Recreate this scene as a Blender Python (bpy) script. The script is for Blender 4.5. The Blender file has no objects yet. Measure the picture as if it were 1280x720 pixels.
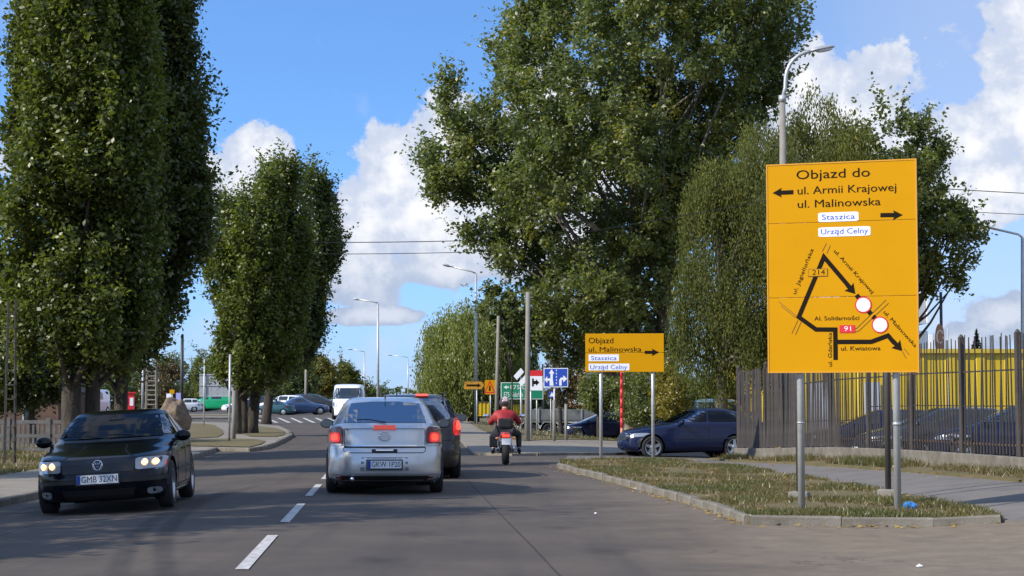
import bpy, bmesh, math, random
import numpy as np
from mathutils import Vector, Matrix, noise as mn
from mathutils.bvhtree import BVHTree
S = bpy.context.scene
C = S.collection
R = math.radians
random.seed(7)
rng = np.random.default_rng(11)

# ------------------------------------------------------------------ camera
F = 2300.0                      # focal length in photo pixels (1280 wide)
CH = 1.35                       # eye height
TH = math.atan(145 / F)
cam = bpy.data.cameras.new('camera'); co = bpy.data.objects.new('camera', cam); C.objects.link(co)
co.location = (0, 0, CH); co.rotation_euler = (R(90) + TH, 0, 0)
cam.sensor_width = 36; cam.lens = F / 1280 * 36; cam.clip_start = 0.2; cam.clip_end = 9000
S.camera = co
# ------------------------------------------------------------------ light
SUN_EL, SUN_AZ = 36.0, -118.0     # degrees; azimuth clockwise from +Y (road ahead)
S.view_settings.view_transform = 'Standard'; S.view_settings.look = 'None'
S.view_settings.gamma = 1; S.view_settings.exposure = 0.4
sl = bpy.data.lights.new('sun', 'SUN'); sl.energy = 4.4; sl.angle = R(0.5); sl.color = (1, .93, .82)
so = bpy.data.objects.new('sun', sl); C.objects.link(so)
sd = Vector((math.sin(R(SUN_AZ)) * math.cos(R(SUN_EL)), math.cos(R(SUN_AZ)) * math.cos(R(SUN_EL)), math.sin(R(SUN_EL))))
so.rotation_euler = sd.to_track_quat('Z', 'Y').to_euler(); so.location = (-30, -5, 30)

W = bpy.data.worlds.new('World'); S.world = W; W.use_nodes = True
nt = W.node_tree; nt.nodes.clear(); N = nt.nodes.new; Lk = nt.links.new
def vmath(op, a, b=None, c=None):
    n = N('ShaderNodeMath'); n.operation = op
    for i, v in enumerate((a, b, c)):
        if v is None: continue
        if isinstance(v, (int, float)): n.inputs[i].default_value = v
        else: Lk(v, n.inputs[i])
    return n.outputs[0]
def mixc(fac, a, b):
    n = N('ShaderNodeMix'); n.data_type = 'RGBA'
    if isinstance(fac, float): n.inputs[0].default_value = fac
    else: Lk(fac, n.inputs[0])
    for s, v in ((n.inputs[6], a), (n.inputs[7], b)):
        if isinstance(v, tuple): s.default_value = (*v, 1)
        else: Lk(v, s)
    return n.outputs[2]
tc = N('ShaderNodeTexCoord'); sep = N('ShaderNodeSeparateXYZ'); Lk(tc.outputs['Generated'], sep.inputs[0])
az = vmath('ARCTAN2', sep.outputs[0], sep.outputs[1]); el = vmath('ARCSINE', sep.outputs[2])
# deep blue begins lower in this sky than in the texture: look the texture up a little higher
cmb = N('ShaderNodeCombineXYZ'); Lk(sep.outputs[0], cmb.inputs[0]); Lk(sep.outputs[1], cmb.inputs[1])
Lk(vmath('ADD', vmath('MULTIPLY', sep.outputs[2], 3.2), 0.10), cmb.inputs[2])
nrm = N('ShaderNodeVectorMath'); nrm.operation = 'NORMALIZE'; Lk(cmb.outputs[0], nrm.inputs[0])
sky = N('ShaderNodeTexSky'); sky.sky_type = 'NISHITA'; sky.sun_disc = False
sky.sun_elevation = R(SUN_EL); sky.sun_rotation = R(SUN_AZ); sky.air_density = 1.0; sky.dust_density = 0.5; sky.ozone_density = 1.6
Lk(nrm.outputs[0], sky.inputs[0])
# clouds in direction space (azimuth, elevation)
cv = N('ShaderNodeCombineXYZ'); Lk(az, cv.inputs[0]); Lk(el, cv.inputs[1])
def noise(scale, detail=8, rough=.55, vec=None, dist=0):
    n = N('ShaderNodeTexNoise'); n.inputs['Scale'].default_value = scale; n.inputs['Detail'].default_value = detail
    n.inputs['Roughness'].default_value = rough; n.inputs['Distortion'].default_value = dist
    Lk(vec or cv.outputs[0], n.inputs['Vector']); return n.outputs[0]
n1 = noise(34, 9, .6); n2 = noise(9, 6, .55); n3 = noise(80, 6, .6)
def q(px, py): return ((px - 640) / F, (505 - py) / F)
blobs = [(560,175,60,62),(500,215,62,62),(470,280,70,60),(560,280,120,75),(640,300,130,60),(445,335,70,40),(400,300,60,60),(700,180,90,110),
         (320,195,52,38),(290,235,70,45),(255,245,60,50),(-10,215,45,40),(1060,150,78,72),(1000,190,80,70),(1010,110,50,45),(1120,190,60,50),
         (1210,190,60,42),(1275,170,60,45),(1240,240,110,45),(1330,60,120,60),(1255,395,55,28),(1190,430,60,22),(470,395,60,10),(550,340,90,20)]
den = None
for (px, py, rx, ry) in blobs:
    a, e = q(px, py)
    dx = vmath('MULTIPLY', vmath('SUBTRACT', az, a), F / rx); dy = vmath('MULTIPLY', vmath('SUBTRACT', el, e), F / ry)
    d = vmath('SUBTRACT', 1.3, vmath('SQRT', vmath('ADD', vmath('MULTIPLY', dx, dx), vmath('MULTIPLY', dy, dy))))
    den = d if den is None else vmath('MAXIMUM', den, d)
# the rest of the sky carries the same broken cumulus
far = vmath('GREATER_THAN', vmath('ABSOLUTE', az), .30)
far2 = vmath('GREATER_THAN', el, .235)
gen = vmath('MULTIPLY', vmath('SUBTRACT', noise(3.2, 3, .5), .53), 6)
den = vmath('MAXIMUM', den, vmath('SUBTRACT', vmath('MULTIPLY', gen, vmath('MAXIMUM', far, far2)), vmath('MULTIPLY', vmath('SUBTRACT', 1, vmath('MAXIMUM', far, far2)), 3)))
d2 = vmath('ADD', den, vmath('ADD', vmath('MULTIPLY', vmath('SUBTRACT', n1, .5), 2.3), vmath('MULTIPLY', vmath('SUBTRACT', n2, .5), 1.2)))
def ss(v, lo, hi):
    n = N('ShaderNodeMapRange'); n.interpolation_type = 'SMOOTHSTEP'; Lk(v, n.inputs[0])
    n.inputs[1].default_value = lo; n.inputs[2].default_value = hi; return n.outputs[0]
mask = ss(d2, .16, .36)
# thin veil
veil = vmath('MULTIPLY', ss(noise(7, 7, .6), .42, .70), ss(az, .02, .2))
lowveil = vmath('MULTIPLY', ss(noise(22, 7, .6), .46, .70), vmath('SUBTRACT', 1.0, ss(el, .03, .10)))
veil = vmath('MAXIMUM', vmath('MAXIMUM', veil, vmath('MULTIPLY', ss(az, .08, .24), .42)), vmath('MULTIPLY', lowveil, .5))
veil = vmath('MAXIMUM', veil, vmath('MULTIPLY', ss(noise(16, 6, .6), .58, .8), .5))
shade = ss(vmath('ADD', vmath('MULTIPLY', n3, .5), vmath('ADD', vmath('MULTIPLY', n1, .5), vmath('MULTIPLY', d2, .28))), .55, .95)
lowc = ss(el, .045, .11)
wh = mixc(lowc, (4.4, 4.8, 5.6), (6.4, 6.45, 6.6)); gr = mixc(lowc, (2.8, 3.4, 4.6), (3.9, 4.4, 5.5))
ccol = mixc(shade, gr, wh)
hs = N('ShaderNodeHueSaturation'); hs.inputs['Saturation'].default_value = 1.12; Lk(sky.outputs[0], hs.inputs['Color'])
skyb = N('ShaderNodeVectorMath'); skyb.operation = 'MULTIPLY'; skyb.inputs[1].default_value = (1.70, 2.02, 2.25); Lk(hs.outputs[0], skyb.inputs[0])
SKYMUL = skyb
c0 = mixc(vmath('MULTIPLY', vmath('SUBTRACT', 1.0, ss(el, -.01, .115)), .88), skyb.outputs[0], (2.5, 3.35, 4.75))
c1 = mixc(veil, c0, (4.2, 4.7, 5.8))
c2 = mixc(mask, c1, ccol)
bg = N('ShaderNodeBackground'); bg.inputs[1].default_value = 0.12; Lk(c2, bg.inputs[0])
wo = N('ShaderNodeOutputWorld'); Lk(bg.outputs[0], wo.inputs[0])
try:
    W.cycles.sampling_method = 'MANUAL'; W.cycles.sample_map_resolution = 1024
except Exception: pass

# ------------------------------------------------------------------ geometry of the place
def sst(a, b, x):
    t = min(1, max(0, (x - a) / (b - a))); return t * t * (3 - 2 * t)
def gz(X, Y):
    y = min(max(Y - 35, 0), 160)
    s = sst(2, 13, X + .06 * Y)
    z = .004 * y * (1 - s) - .0105 * y * s
    z += .20 * sst(4.2, 7.5, X) * (1 - sst(38, 47, Y)) * sst(4, 20, Y)
    l = -(X + 1.2 + .065 * Y) - 1.0
    z -= .035 * min(max(l, 0), 3.4) * (1 - sst(34, 60, Y))
    return z
def Xp(px, Y, py=505):
    b = (360 - py) / F
    return (px - 640) / F * Y / (math.cos(TH) - b * math.sin(TH))
def Zp(py, Y):
    b = (360 - py) / F
    return CH + Y * (math.sin(TH) + b * math.cos(TH)) / (math.cos(TH) - b * math.sin(TH))
def gp(px, py, h=0.0):
    """point of the terrain (raised by h) under a photo pixel"""
    Y = 30.0
    t = -(math.sin(TH) + (360 - py) / F * math.cos(TH)) / (math.cos(TH) - (360 - py) / F * math.sin(TH))
    t = max(t, .003)
    for _ in range(40):
        X = Xp(px, Y, py); Y = .5 * Y + .5 * min(400, (CH - gz(X, Y) - h) / t)
    return (Xp(px, Y, py), Y)

# ------------------------------------------------------------------ materials
MATS = {}
def mat(name, col=(.5, .5, .5), rough=.6, metal=0, var=.0, vscale=8, bump=0, bscale=40, col2=None, coat=0, emit=None, estr=1, spec=.5, detail=6, vec=None):
    if name in MATS: return MATS[name]
    m = bpy.data.materials.new(name); m.use_nodes = True; t = m.node_tree; b = t.nodes['Principled BSDF']
    b.inputs['Base Color'].default_value = (*col, 1); b.inputs['Roughness'].default_value = rough; b.inputs['Metallic'].default_value = metal
    b.inputs['Coat Weight'].default_value = coat; b.inputs['Specular IOR Level'].default_value = spec
    if coat: b.inputs['Coat Roughness'].default_value = .05
    tcn = t.nodes.new('ShaderNodeTexCoord')
    if var or col2:
        nz = t.nodes.new('ShaderNodeTexNoise'); nz.inputs['Scale'].default_value = vscale; nz.inputs['Detail'].default_value = detail; nz.inputs['Roughness'].default_value = .65
        if vec:
            mp = t.nodes.new('ShaderNodeMapping'); mp.inputs['Scale'].default_value = vec; t.links.new(tcn.outputs['Object'], mp.inputs[0]); t.links.new(mp.outputs[0], nz.inputs['Vector'])
        else: t.links.new(tcn.outputs['Object'], nz.inputs['Vector'])
        rp_ = t.nodes.new('ShaderNodeValToRGB'); rp_.color_ramp.elements[0].position = .33; rp_.color_ramp.elements[1].position = .67
        a = col if col2 else tuple(c * (1 - var) for c in col); c2_ = col2 or tuple(min(1, c * (1 + var)) for c in col)
        rp_.color_ramp.elements[0].color = (*a, 1); rp_.color_ramp.elements[1].color = (*c2_, 1)
        t.links.new(nz.outputs[0], rp_.inputs[0]); t.links.new(rp_.outputs[0], b.inputs['Base Color'])
    if bump:
        nb = t.nodes.new('ShaderNodeTexNoise'); nb.inputs['Scale'].default_value = bscale; nb.inputs['Detail'].default_value = 5
        t.links.new(tcn.outputs['Object'], nb.inputs['Vector'])
        bp = t.nodes.new('ShaderNodeBump'); bp.inputs['Strength'].default_value = bump; bp.inputs['Distance'].default_value = .02
        t.links.new(nb.outputs[0], bp.inputs['Height']); t.links.new(bp.outputs[0], b.inputs['Normal'])
    if emit: b.inputs['Emission Color'].default_value = (*emit, 1); b.inputs['Emission Strength'].default_value = estr
    MATS[name] = m; return m

def leaf_mat(name, dark, light, trans=.35, odd=None, rough=.42, spec=.62):
    m = bpy.data.materials.new(name); m.use_nodes = True; t = m.node_tree; t.nodes.clear(); n = t.nodes.new; l = t.links.new
    at = n('ShaderNodeAttribute'); at.attribute_name = 'tone'
    rp_ = n('ShaderNodeValToRGB'); e = rp_.color_ramp.elements; e[0].color = (*dark, 1); e[1].color = (*light, 1)
    if odd:
        e[1].position = .93; k = e.new(.97); k.color = (*odd, 1)
    l(at.outputs['Fac'], rp_.inputs[0])
    p = n('ShaderNodeBsdfPrincipled'); p.inputs['Roughness'].default_value = rough; p.inputs['Specular IOR Level'].default_value = spec
    l(rp_.outputs[0], p.inputs['Base Color'])
    tr = n('ShaderNodeBsdfTranslucent'); hs_ = n('ShaderNodeMix'); hs_.data_type = 'RGBA'; hs_.blend_type = 'MULTIPLY'; hs_.inputs[0].default_value = 1
    l(rp_.outputs[0], hs_.inputs[6]); hs_.inputs[7].default_value = (1.6, 1.7, .55, 1); l(hs_.outputs[2], tr.inputs[0])
    mx = n('ShaderNodeMixShader'); mx.inputs[0].default_value = trans; l(p.outputs[0], mx.inputs[1]); l(tr.outputs[0], mx.inputs[2])
    o = n('ShaderNodeOutputMaterial'); l(mx.outputs[0], o.inputs[0]); return m

def asphalt_mat():
    m = bpy.data.materials.new('asphalt'); m.use_nodes = True; t = m.node_tree; b = t.nodes['Principled BSDF']; n = t.nodes.new; l = t.links.new
    tcn = n('ShaderNodeTexCoord'); sp = n('ShaderNodeSeparateXYZ'); l(tcn.outputs['Object'], sp.inputs[0])
    def nz(s, d=6, sc=None, r=.6):
        k = n('ShaderNodeTexNoise'); k.inputs['Scale'].default_value = s; k.inputs['Detail'].default_value = d; k.inputs['Roughness'].default_value = r
        if sc:
            mp = n('ShaderNodeMapping'); mp.inputs['Scale'].default_value = sc; mp.inputs['Rotation'].default_value = (0, 0, -.065); l(tcn.outputs['Object'], mp.inputs[0]); l(mp.outputs[0], k.inputs[0])
        else: l(tcn.outputs['Object'], k.inputs[0])
        return k.outputs[0]
    def M(op, a, b_=None):
        k = n('ShaderNodeMath'); k.operation = op
        for i, v in enumerate((a, b_)):
            if v is None: continue
            if isinstance(v, (int, float)): k.inputs[i].default_value = v
            else: l(v, k.inputs[i])
        return k.outputs[0]
    def mr(v, a, c, lo=0, hi=1):
        k = n('ShaderNodeMapRange'); k.interpolation_type = 'SMOOTHSTEP'; l(v, k.inputs[0]); k.inputs[1].default_value = a; k.inputs[2].default_value = c; k.inputs[3].default_value = lo; k.inputs[4].default_value = hi; return k.outputs[0]
    def mx(f, a, c):
        k = n('ShaderNodeMix'); k.data_type = 'RGBA'; l(f, k.inputs[0])
        for s, v in ((k.inputs[6], a), (k.inputs[7], c)):
            if isinstance(v, tuple): s.default_value = (*v, 1)
            else: l(v, s)
        return k.outputs[2]
    base = mx(mr(nz(.5, 8), .3, .7), (.060, .047, .037), (.096, .076, .059))
    base = mx(mr(nz(1.0, 7, (2.2, .10, 1)), .45, .72, 0, .55), base, (.040, .034, .030))       # long wear streaks along the road
    base = mx(mr(nz(4.5, 9, None, .72), .5, .72, 0, .4), base, (.045, .038, .034))
    base = mx(mr(nz(1.7, 9, (1, .35, 1), .7), .55, .75, 0, .35), base, (.125, .108, .094))
    base = mx(mr(nz(160, 3, None, .8), .45, .75, 0, .45), base, (.20, .185, .17))              # pale stone grains
    base = mx(mr(nz(60, 4, None, .8), .52, .70, 0, .5), base, (.035, .035, .037))
    # sandy dust towards the driveway on the right
    edge = M('ADD', M('SUBTRACT', sp.outputs[0], M('MULTIPLY', sp.outputs[1], -.02)), M('MULTIPLY', M('SUBTRACT', nz(.7, 6), .5), 3.0))
    dust = M('MULTIPLY', mr(edge, .9, 3.6), mr(sp.outputs[1], 42, 24))
    dust = M('MULTIPLY', dust, mr(nz(2.6, 9, None, .75), .25, .8, .35, 1))
    base = mx(dust, base, (.235, .185, .128))
    # cracks
    vo = n('ShaderNodeTexVoronoi'); vo.feature = 'DISTANCE_TO_EDGE'; vo.inputs['Scale'].default_value = .22
    wv = n('ShaderNodeVectorMath'); wv.operation = 'ADD'; l(tcn.outputs['Object'], wv.inputs[0])
    nn = n('ShaderNodeTexNoise'); nn.inputs['Scale'].default_value = 1.4; nn.inputs['Detail'].default_value = 8; l(tcn.outputs['Object'], nn.inputs[0])
    sc_ = n('ShaderNodeVectorMath'); sc_.operation = 'SCALE'; sc_.inputs['Scale'].default_value = 2.4; l(nn.outputs['Color'], sc_.inputs[0]); l(sc_.outputs[0], wv.inputs[1]); l(wv.outputs[0], vo.inputs['Vector'])
    cr = M('MULTIPLY', mr(vo.outputs[0], .0, .006, 1, 0), mr(nz(.35, 3), .5, .6))
    base = mx(M('MULTIPLY', cr, .7), base, (.03, .03, .03))
    l(base, b.inputs['Base Color']); b.inputs['Roughness'].default_value = .82; b.inputs['Specular IOR Level'].default_value = .35
    bp = n('ShaderNodeBump'); bp.inputs['Strength'].default_value = .5; bp.inputs['Distance'].default_value = .01; l(nz(110, 4), bp.inputs['Height']); l(bp.outputs[0], b.inputs['Normal'])
    return m
M_asph = asphalt_mat()
M_path = mat('worn_path_asphalt', (.145, .13, .115), .9, var=.16, vscale=1.5, bump=.3, bscale=90, detail=10)
M_pav = mat('concrete_paving', (.21, .185, .15), .9, var=.2, vscale=1.2, bump=.3, bscale=60, detail=10)
M_kerb = mat('kerb_concrete', (.11, .098, .076), .9, col2=(.21, .19, .158), vscale=3.5, bump=.4, bscale=50, detail=8)
M_grassg = mat('turf', (.085, .082, .022), .95, col2=(.165, .118, .055), vscale=1.7, bump=.8, bscale=60, detail=10)
M_dirtg = mat('dry_ground', (.10, .10, .035), .95, col2=(.2, .155, .085), vscale=.35, bump=.6, bscale=20, detail=10)
M_white = mat('road_paint', (.28, .27, .26), .8, col2=(.58, .57, .55), vscale=9, detail=10)
M_bark = mat('bark', (.022, .018, .014), .95, col2=(.075, .06, .045), vscale=3, bump=1, bscale=14, vec=(3, 3, .6))
M_barkl = mat('pale_bark', (.07, .06, .048), .95, col2=(.2, .175, .14), vscale=3, bump=.8, bscale=14, vec=(3, 3, .6))
M_galv = mat('galvanised_steel', (.46, .47, .47), .45, .4, var=.12, vscale=9)
M_dkst = mat('dark_painted_steel', (.035, .033, .032), .5, var=.3, vscale=6)
M_conc = mat('pole_concrete', (.22, .205, .18), .9, var=.12, vscale=4, bump=.3)
M_blk = mat('black_plastic', (.012, .012, .013), .45)
M_rub = mat('tyre_rubber', (.018, .018, .019), .85)
M_rim = mat('alloy', (.5, .51, .53), .28, .9)
M_glass = None
def glass_mat(name, tint, dens=.55):
    m = bpy.data.materials.new(name); m.use_nodes = True; t = m.node_tree; t.nodes.clear(); n = t.nodes.new; l = t.links.new
    tr = n('ShaderNodeBsdfTransparent'); tr.inputs[0].default_value = (*tint, 1)
    gl = n('ShaderNodeBsdfGlossy'); gl.inputs['Roughness'].default_value = .02; gl.inputs[0].default_value = (.30, .32, .36, 1)
    lw = n('ShaderNodeFresnel'); lw.inputs['IOR'].default_value = dens
    mx = n('ShaderNodeMixShader'); l(lw.outputs[0], mx.inputs[0]); l(tr.outputs[0], mx.inputs[1]); l(gl.outputs[0], mx.inputs[2])
    o = n('ShaderNodeOutputMaterial'); l(mx.outputs[0], o.inputs[0]); return m
M_glass = glass_mat('car_glass', (.42, .47, .47), 1.6)
M_glassd = glass_mat('dark_car_glass', (.08, .10, .11), 1.55)
M_farglass = mat('dark_window', (.02, .028, .035), .08, 0, coat=.5)

# ------------------------------------------------------------------ object helpers
def tag(o, label=None, cat=None, group=None, kind=None):
    if label: o['label'] = label
    if cat: o['category'] = cat
    if group: o['group'] = group
    if kind: o['kind'] = kind
    return o
def empty(name, loc=(0, 0, 0), rz=0, label=None, cat=None, group=None):
    o = bpy.data.objects.new(name, None); C.objects.link(o); o.location = loc; o.rotation_euler = (0, 0, rz)
    return tag(o, label, cat, group)
def link(name, bm, m, parent=None, smooth=False, loc=None):
    me = bpy.data.meshes.new(name); bm.to_mesh(me); bm.free()
    ms = m if isinstance(m, (list, tuple)) else [m]
    for k in ms: me.materials.append(k)
    if smooth: me.shade_smooth()
    o = bpy.data.objects.new(name, me); C.objects.link(o)
    if parent is not None: o.parent = parent
    if loc is not None: o.location = loc
    return o
def linkpy(name, v, f, m, parent=None, smooth=False):
    me = bpy.data.meshes.new(name); me.from_pydata(v, [], f); me.update()
    ms = m if isinstance(m, (list, tuple)) else [m]
    for k in ms: me.materials.append(k)
    if smooth: me.shade_smooth()
    o = bpy.data.objects.new(name, me); C.objects.link(o)
    if parent is not None: o.parent = parent
    return o
def kids(o): return [c for c in bpy.data.objects if c.parent == o]
def copy_tree(o, parent=None):
    c = o.copy(); C.objects.link(c)
    if parent is not None: c.parent = parent
    for ch in kids(o): copy_tree(ch, c)
    return c
def share(o, loc, parent, rot=None):
    c = o.copy(); C.objects.link(c); c.parent = parent; c.location = loc
    if rot: c.rotation_euler = rot
    return c
def box(bm, x0, x1, y0, y1, z0, z1, bev=0, M=None):
    g = bmesh.ops.create_cube(bm, size=1); vs = g['verts']
    for v in vs: v.co = Vector(((x0 + x1) / 2 + v.co.x * (x1 - x0), (y0 + y1) / 2 + v.co.y * (y1 - y0), (z0 + z1) / 2 + v.co.z * (z1 - z0)))
    if bev:
        es = list({e for v in vs for e in v.link_edges})
        r = bmesh.ops.bevel(bm, geom=es, offset=bev, segments=2, affect='EDGES', profile=.6); vs = r['verts']
    if M is not None: bmesh.ops.transform(bm, matrix=M, verts=list(vs))
    return bm
def mkbox(name, x0, x1, y0, y1, z0, z1, m, parent=None, bev=0, M=None):
    return link(name, box(bmesh.new(), x0, x1, y0, y1, z0, z1, bev, M), m, parent)
def tube(bm, pts, rad, n=8, caps=True):
    pts = [Vector(p) for p in pts]; rs = rad if isinstance(rad, (list, tuple)) else [rad] * len(pts)
    rings = []; up = None
    for i, p in enumerate(pts):
        d = (pts[min(i + 1, len(pts) - 1)] - pts[max(i - 1, 0)]).normalized()
        a = Vector((0, 0, 1)) if abs(d.z) < .9 else Vector((1, 0, 0))
        if up is not None and abs(up.dot(d)) < .95: a = up
        u = d.cross(a).normalized(); w = d.cross(u).normalized(); up = -w if up is None else a
        rings.append([bm.verts.new(p + (u * math.cos(2 * math.pi * k / n) + w * math.sin(2 * math.pi * k / n)) * rs[i]) for k in range(n)])
    for a, b in zip(rings, rings[1:]):
        for k in range(n): bm.faces.new((a[k], a[(k + 1) % n], b[(k + 1) % n], b[k]))
    if caps:
        bm.faces.new(rings[0][::-1]); bm.faces.new(rings[-1])
    return bm
def mktube(name, pts, rad, m, parent=None, n=8, smooth=True):
    bm = tube(bmesh.new(), pts, rad, n); bmesh.ops.recalc_face_normals(bm, faces=bm.faces)
    return link(name, bm, m, parent, smooth)
def lathe(bm, prof, n=24, axis='z'):
    rings = []
    for r, h in prof:
        ring = []
        for k in range(n):
            a = 2 * math.pi * k / n; c, s = r * math.cos(a), r * math.sin(a)
            ring.append(bm.verts.new((c, s, h) if axis == 'z' else (c, h, s)))
        rings.append(ring)
    for a, b in zip(rings, rings[1:]):
        for k in range(n): bm.faces.new((a[k], a[(k + 1) % n], b[(k + 1) % n], b[k]))
    return bm
def ell(bm, c, r, seg=16, rings=10):
    g = bmesh.ops.create_uvsphere(bm, u_segments=seg, v_segments=rings, radius=1)
    for v in g['verts']: v.co = Vector((c[0] + v.co.x * r[0], c[1] + v.co.y * r[1], c[2] + v.co.z * r[2]))
    return bm
def prism(bm, poly, h0, h1, fn=None):
    """extruded polygon (x,y) between h0,h1, mapped by fn"""
    fn = fn or (lambda x, y, h: (x, y, h))
    a = [bm.verts.new(fn(x, y, h0)) for x, y in poly]; b = [bm.verts.new(fn(x, y, h1)) for x, y in poly]
    n = len(poly); bm.faces.new(a[::-1]); bm.faces.new(b)
    for i in range(n): bm.faces.new((a[i], a[(i + 1) % n], b[(i + 1) % n], b[i]))
    return bm
def chaikin(poly, k=2, t=.25, closed=True):
    for _ in range(k):
        o = []; n = len(poly)
        for i in range(n if closed else n - 1):
            a, b = poly[i], poly[(i + 1) % n]
            o += [(a[0] * (1 - t) + b[0] * t, a[1] * (1 - t) + b[1] * t), (a[0] * t + b[0] * (1 - t), a[1] * t + b[1] * (1 - t))]
        if not closed: o = [poly[0]] + o + [poly[-1]]
        poly = o
    return poly
def poly_area(p): return .5 * sum(p[i][0] * p[(i + 1) % len(p)][1] - p[(i + 1) % len(p)][0] * p[i][1] for i in range(len(p)))
def inpoly(P_, x, y):
    """vectorised point in polygon"""
    x = np.asarray(x); y = np.asarray(y); r = np.zeros(x.shape, bool); n = len(P_)
    for i in range(n):
        x0, y0 = P_[i]; x1, y1 = P_[(i + 1) % n]
        if y0 == y1: continue
        c = ((y0 > y) != (y1 > y)) & (x < (x1 - x0) * (y - y0) / (y1 - y0) + x0); r ^= c
    return r
def gridcut(bm, sx, sy):
    xs = [v.co.x for v in bm.verts]; ys = [v.co.y for v in bm.verts]
    for ax, lo, hi, st in ((0, min(xs), max(xs), sx), (1, min(ys), max(ys), sy)):
        k = math.floor(lo / st) + 1
        while k * st < hi - 1e-6:
            p = [0, 0, 0]; p[ax] = k * st; nn = [0, 0, 0]; nn[ax] = 1
            bmesh.ops.bisect_plane(bm, geom=bm.verts[:] + bm.edges[:] + bm.faces[:], plane_co=p, plane_no=nn); k += 1
def sheet(name, poly, dz, m, parent=None, thick=0, sx=1.0, sy=2.0, kind='structure'):
    if poly_area(poly) < 0: poly = poly[::-1]
    bm = bmesh.new(); bm.faces.new([bm.verts.new((x, y, 0)) for x, y in poly]); gridcut(bm, sx, sy)
    bmesh.ops.triangulate(bm, faces=[f for f in bm.faces if len(f.verts) > 4])
    for v in bm.verts: v.co.z = gz(v.co.x, v.co.y) + dz
    if thick:
        be = [e for e in bm.edges if e.is_boundary]
        g = bmesh.ops.extrude_edge_only(bm, edges=be)
        for v in g['geom']:
            if isinstance(v, bmesh.types.BMVert): v.co.z -= thick
    o = link(name, bm, m, parent)
    if parent is None: o['kind'] = kind
    return o
def textmesh(txt):
    cu = bpy.data.curves.new('t', 'FONT'); cu.body = txt; cu.resolution_u = 3
    o = bpy.data.objects.new('t', cu); C.objects.link(o); bpy.context.view_layer.update()
    me = bpy.data.meshes.new_from_object(o); bpy.data.objects.remove(o)
    v = np.empty(len(me.vertices) * 3); me.vertices.foreach_get('co', v); v = v.reshape(-1, 3)
    return me, v
def lettering(txt, x, y, w, h, m, parent, off, ang=0, name='lettering', fx=1):
    """text fitted to width w, cap height h, its left baseline at (x,y) of the parent's XZ plane, off in -Y; one object per word"""
    me, v = textmesh(txt); words = txt.split(' '); x0 = v[:, 0].min(); xm = v[:, 0].max()
    ends = [textmesh(' '.join(words[:k + 1]))[1][:, 0].max() + .02 for k in range(len(words) - 1)] + [1e9]
    sx = w / (xm - x0); sz = h / .69; ca, sa = math.cos(ang), math.sin(ang)
    a = (v[:, 0] - x0) * sx; b = v[:, 1] * sz
    co_ = np.stack([(x + a * ca - b * sa) * fx, np.full(len(a), off), y + a * sa + b * ca], 1)
    polys = [tuple(p.vertices) for p in me.polygons]; cxs = [sum(v[i, 0] for i in p) / len(p) for p in polys]; lo = -1e9; o = None
    for e in ends:
        ps = [p for p, c in zip(polys, cxs) if lo < c <= e]; lo = e
        if not ps: continue
        ids = sorted({i for p in ps for i in p}); mp = {q: k for k, q in enumerate(ids)}
        o = linkpy(name, [tuple(co_[i]) for i in ids], [tuple(mp[i] for i in p) for p in ps], m, parent)
    return o
# ------------------------------------------------------------------ ground, road, islands
def ground():
    xs = [-3000, -900, -300, -140, -80, -60] + list(range(-48, 49, 2)) + [60, 80, 140, 300, 900, 3000]
    ys = [-300, -60, -20] + list(range(0, 200, 3)) + [210, 260, 360, 600, 1200, 3000, 6000]
    v = [(x, y, gz(x, y) - .06) for y in ys for x in xs]; n = len(xs)
    f = [(j * n + i, j * n + i + 1, (j + 1) * n + i + 1, (j + 1) * n + i) for j in range(len(ys) - 1) for i in range(n - 1)]
    linkpy('ground', v, f, M_dirtg)['kind'] = 'structure'
ground()
LK = [(-8.3, -8), (-8.3, 10), (-8.1, 17), (-7.55, 22), (-7.35, 26), (-7.5, 31), (-7.8, 36), (-7.9, 45), (-8.3, 52), (-8.9, 57)]
road = sheet('road', [(-10, -8), (22, -8), (22, 40), (34, 44), (34, 75), (20, 80), (12, 235), (-45, 235), (-42, 66), (-30, 57), (-10, 57)], 0, M_asph, sx=1.5, sy=3)

def kerb(parent, pts, h=.11, w=.13, step=1.0, gap=.012):
    """kerb stones laid one by one along pts"""
    pts = [Vector((a, b, 0)) for a, b in pts]; d = [0]
    for a, b in zip(pts, pts[1:]): d.append(d[-1] + (b - a).length)
    def at(s):
        for i in range(len(pts) - 1):
            if s <= d[i + 1] or i == len(pts) - 2:
                return pts[i].lerp(pts[i + 1], min(1, (s - d[i]) / (d[i + 1] - d[i])))
    s = 0
    while s < d[-1] - .2:
        e = min(s + step, d[-1]); a = at(s + gap / 2); b = at(e - gap / 2); c = (a + b) / 2; L = (b - a).length; s = e
        z = gz(c.x, c.y); dz = gz(b.x, b.y) - gz(a.x, a.y)
        bm = box(bmesh.new(), -L / 2, L / 2, -w / 2, w / 2, -.12, h + random.uniform(-.012, .008))
        top = [e_ for e_ in bm.edges if all(v.co.z > 0 for v in e_.verts) and abs(e_.verts[0].co.y - e_.verts[1].co.y) < 1e-4]
        bmesh.ops.bevel(bm, geom=top, offset=.018, segments=1, affect='EDGES')
        o = link('kerbstone', bm, M_kerb, parent); o.location = (c.x + random.uniform(-.006, .006), c.y, z)
        o.rotation_euler = (random.uniform(-.03, .03), -math.atan2(dz, L), math.atan2(b.y - a.y, b.x - a.x) + random.uniform(-.008, .008))

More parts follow.
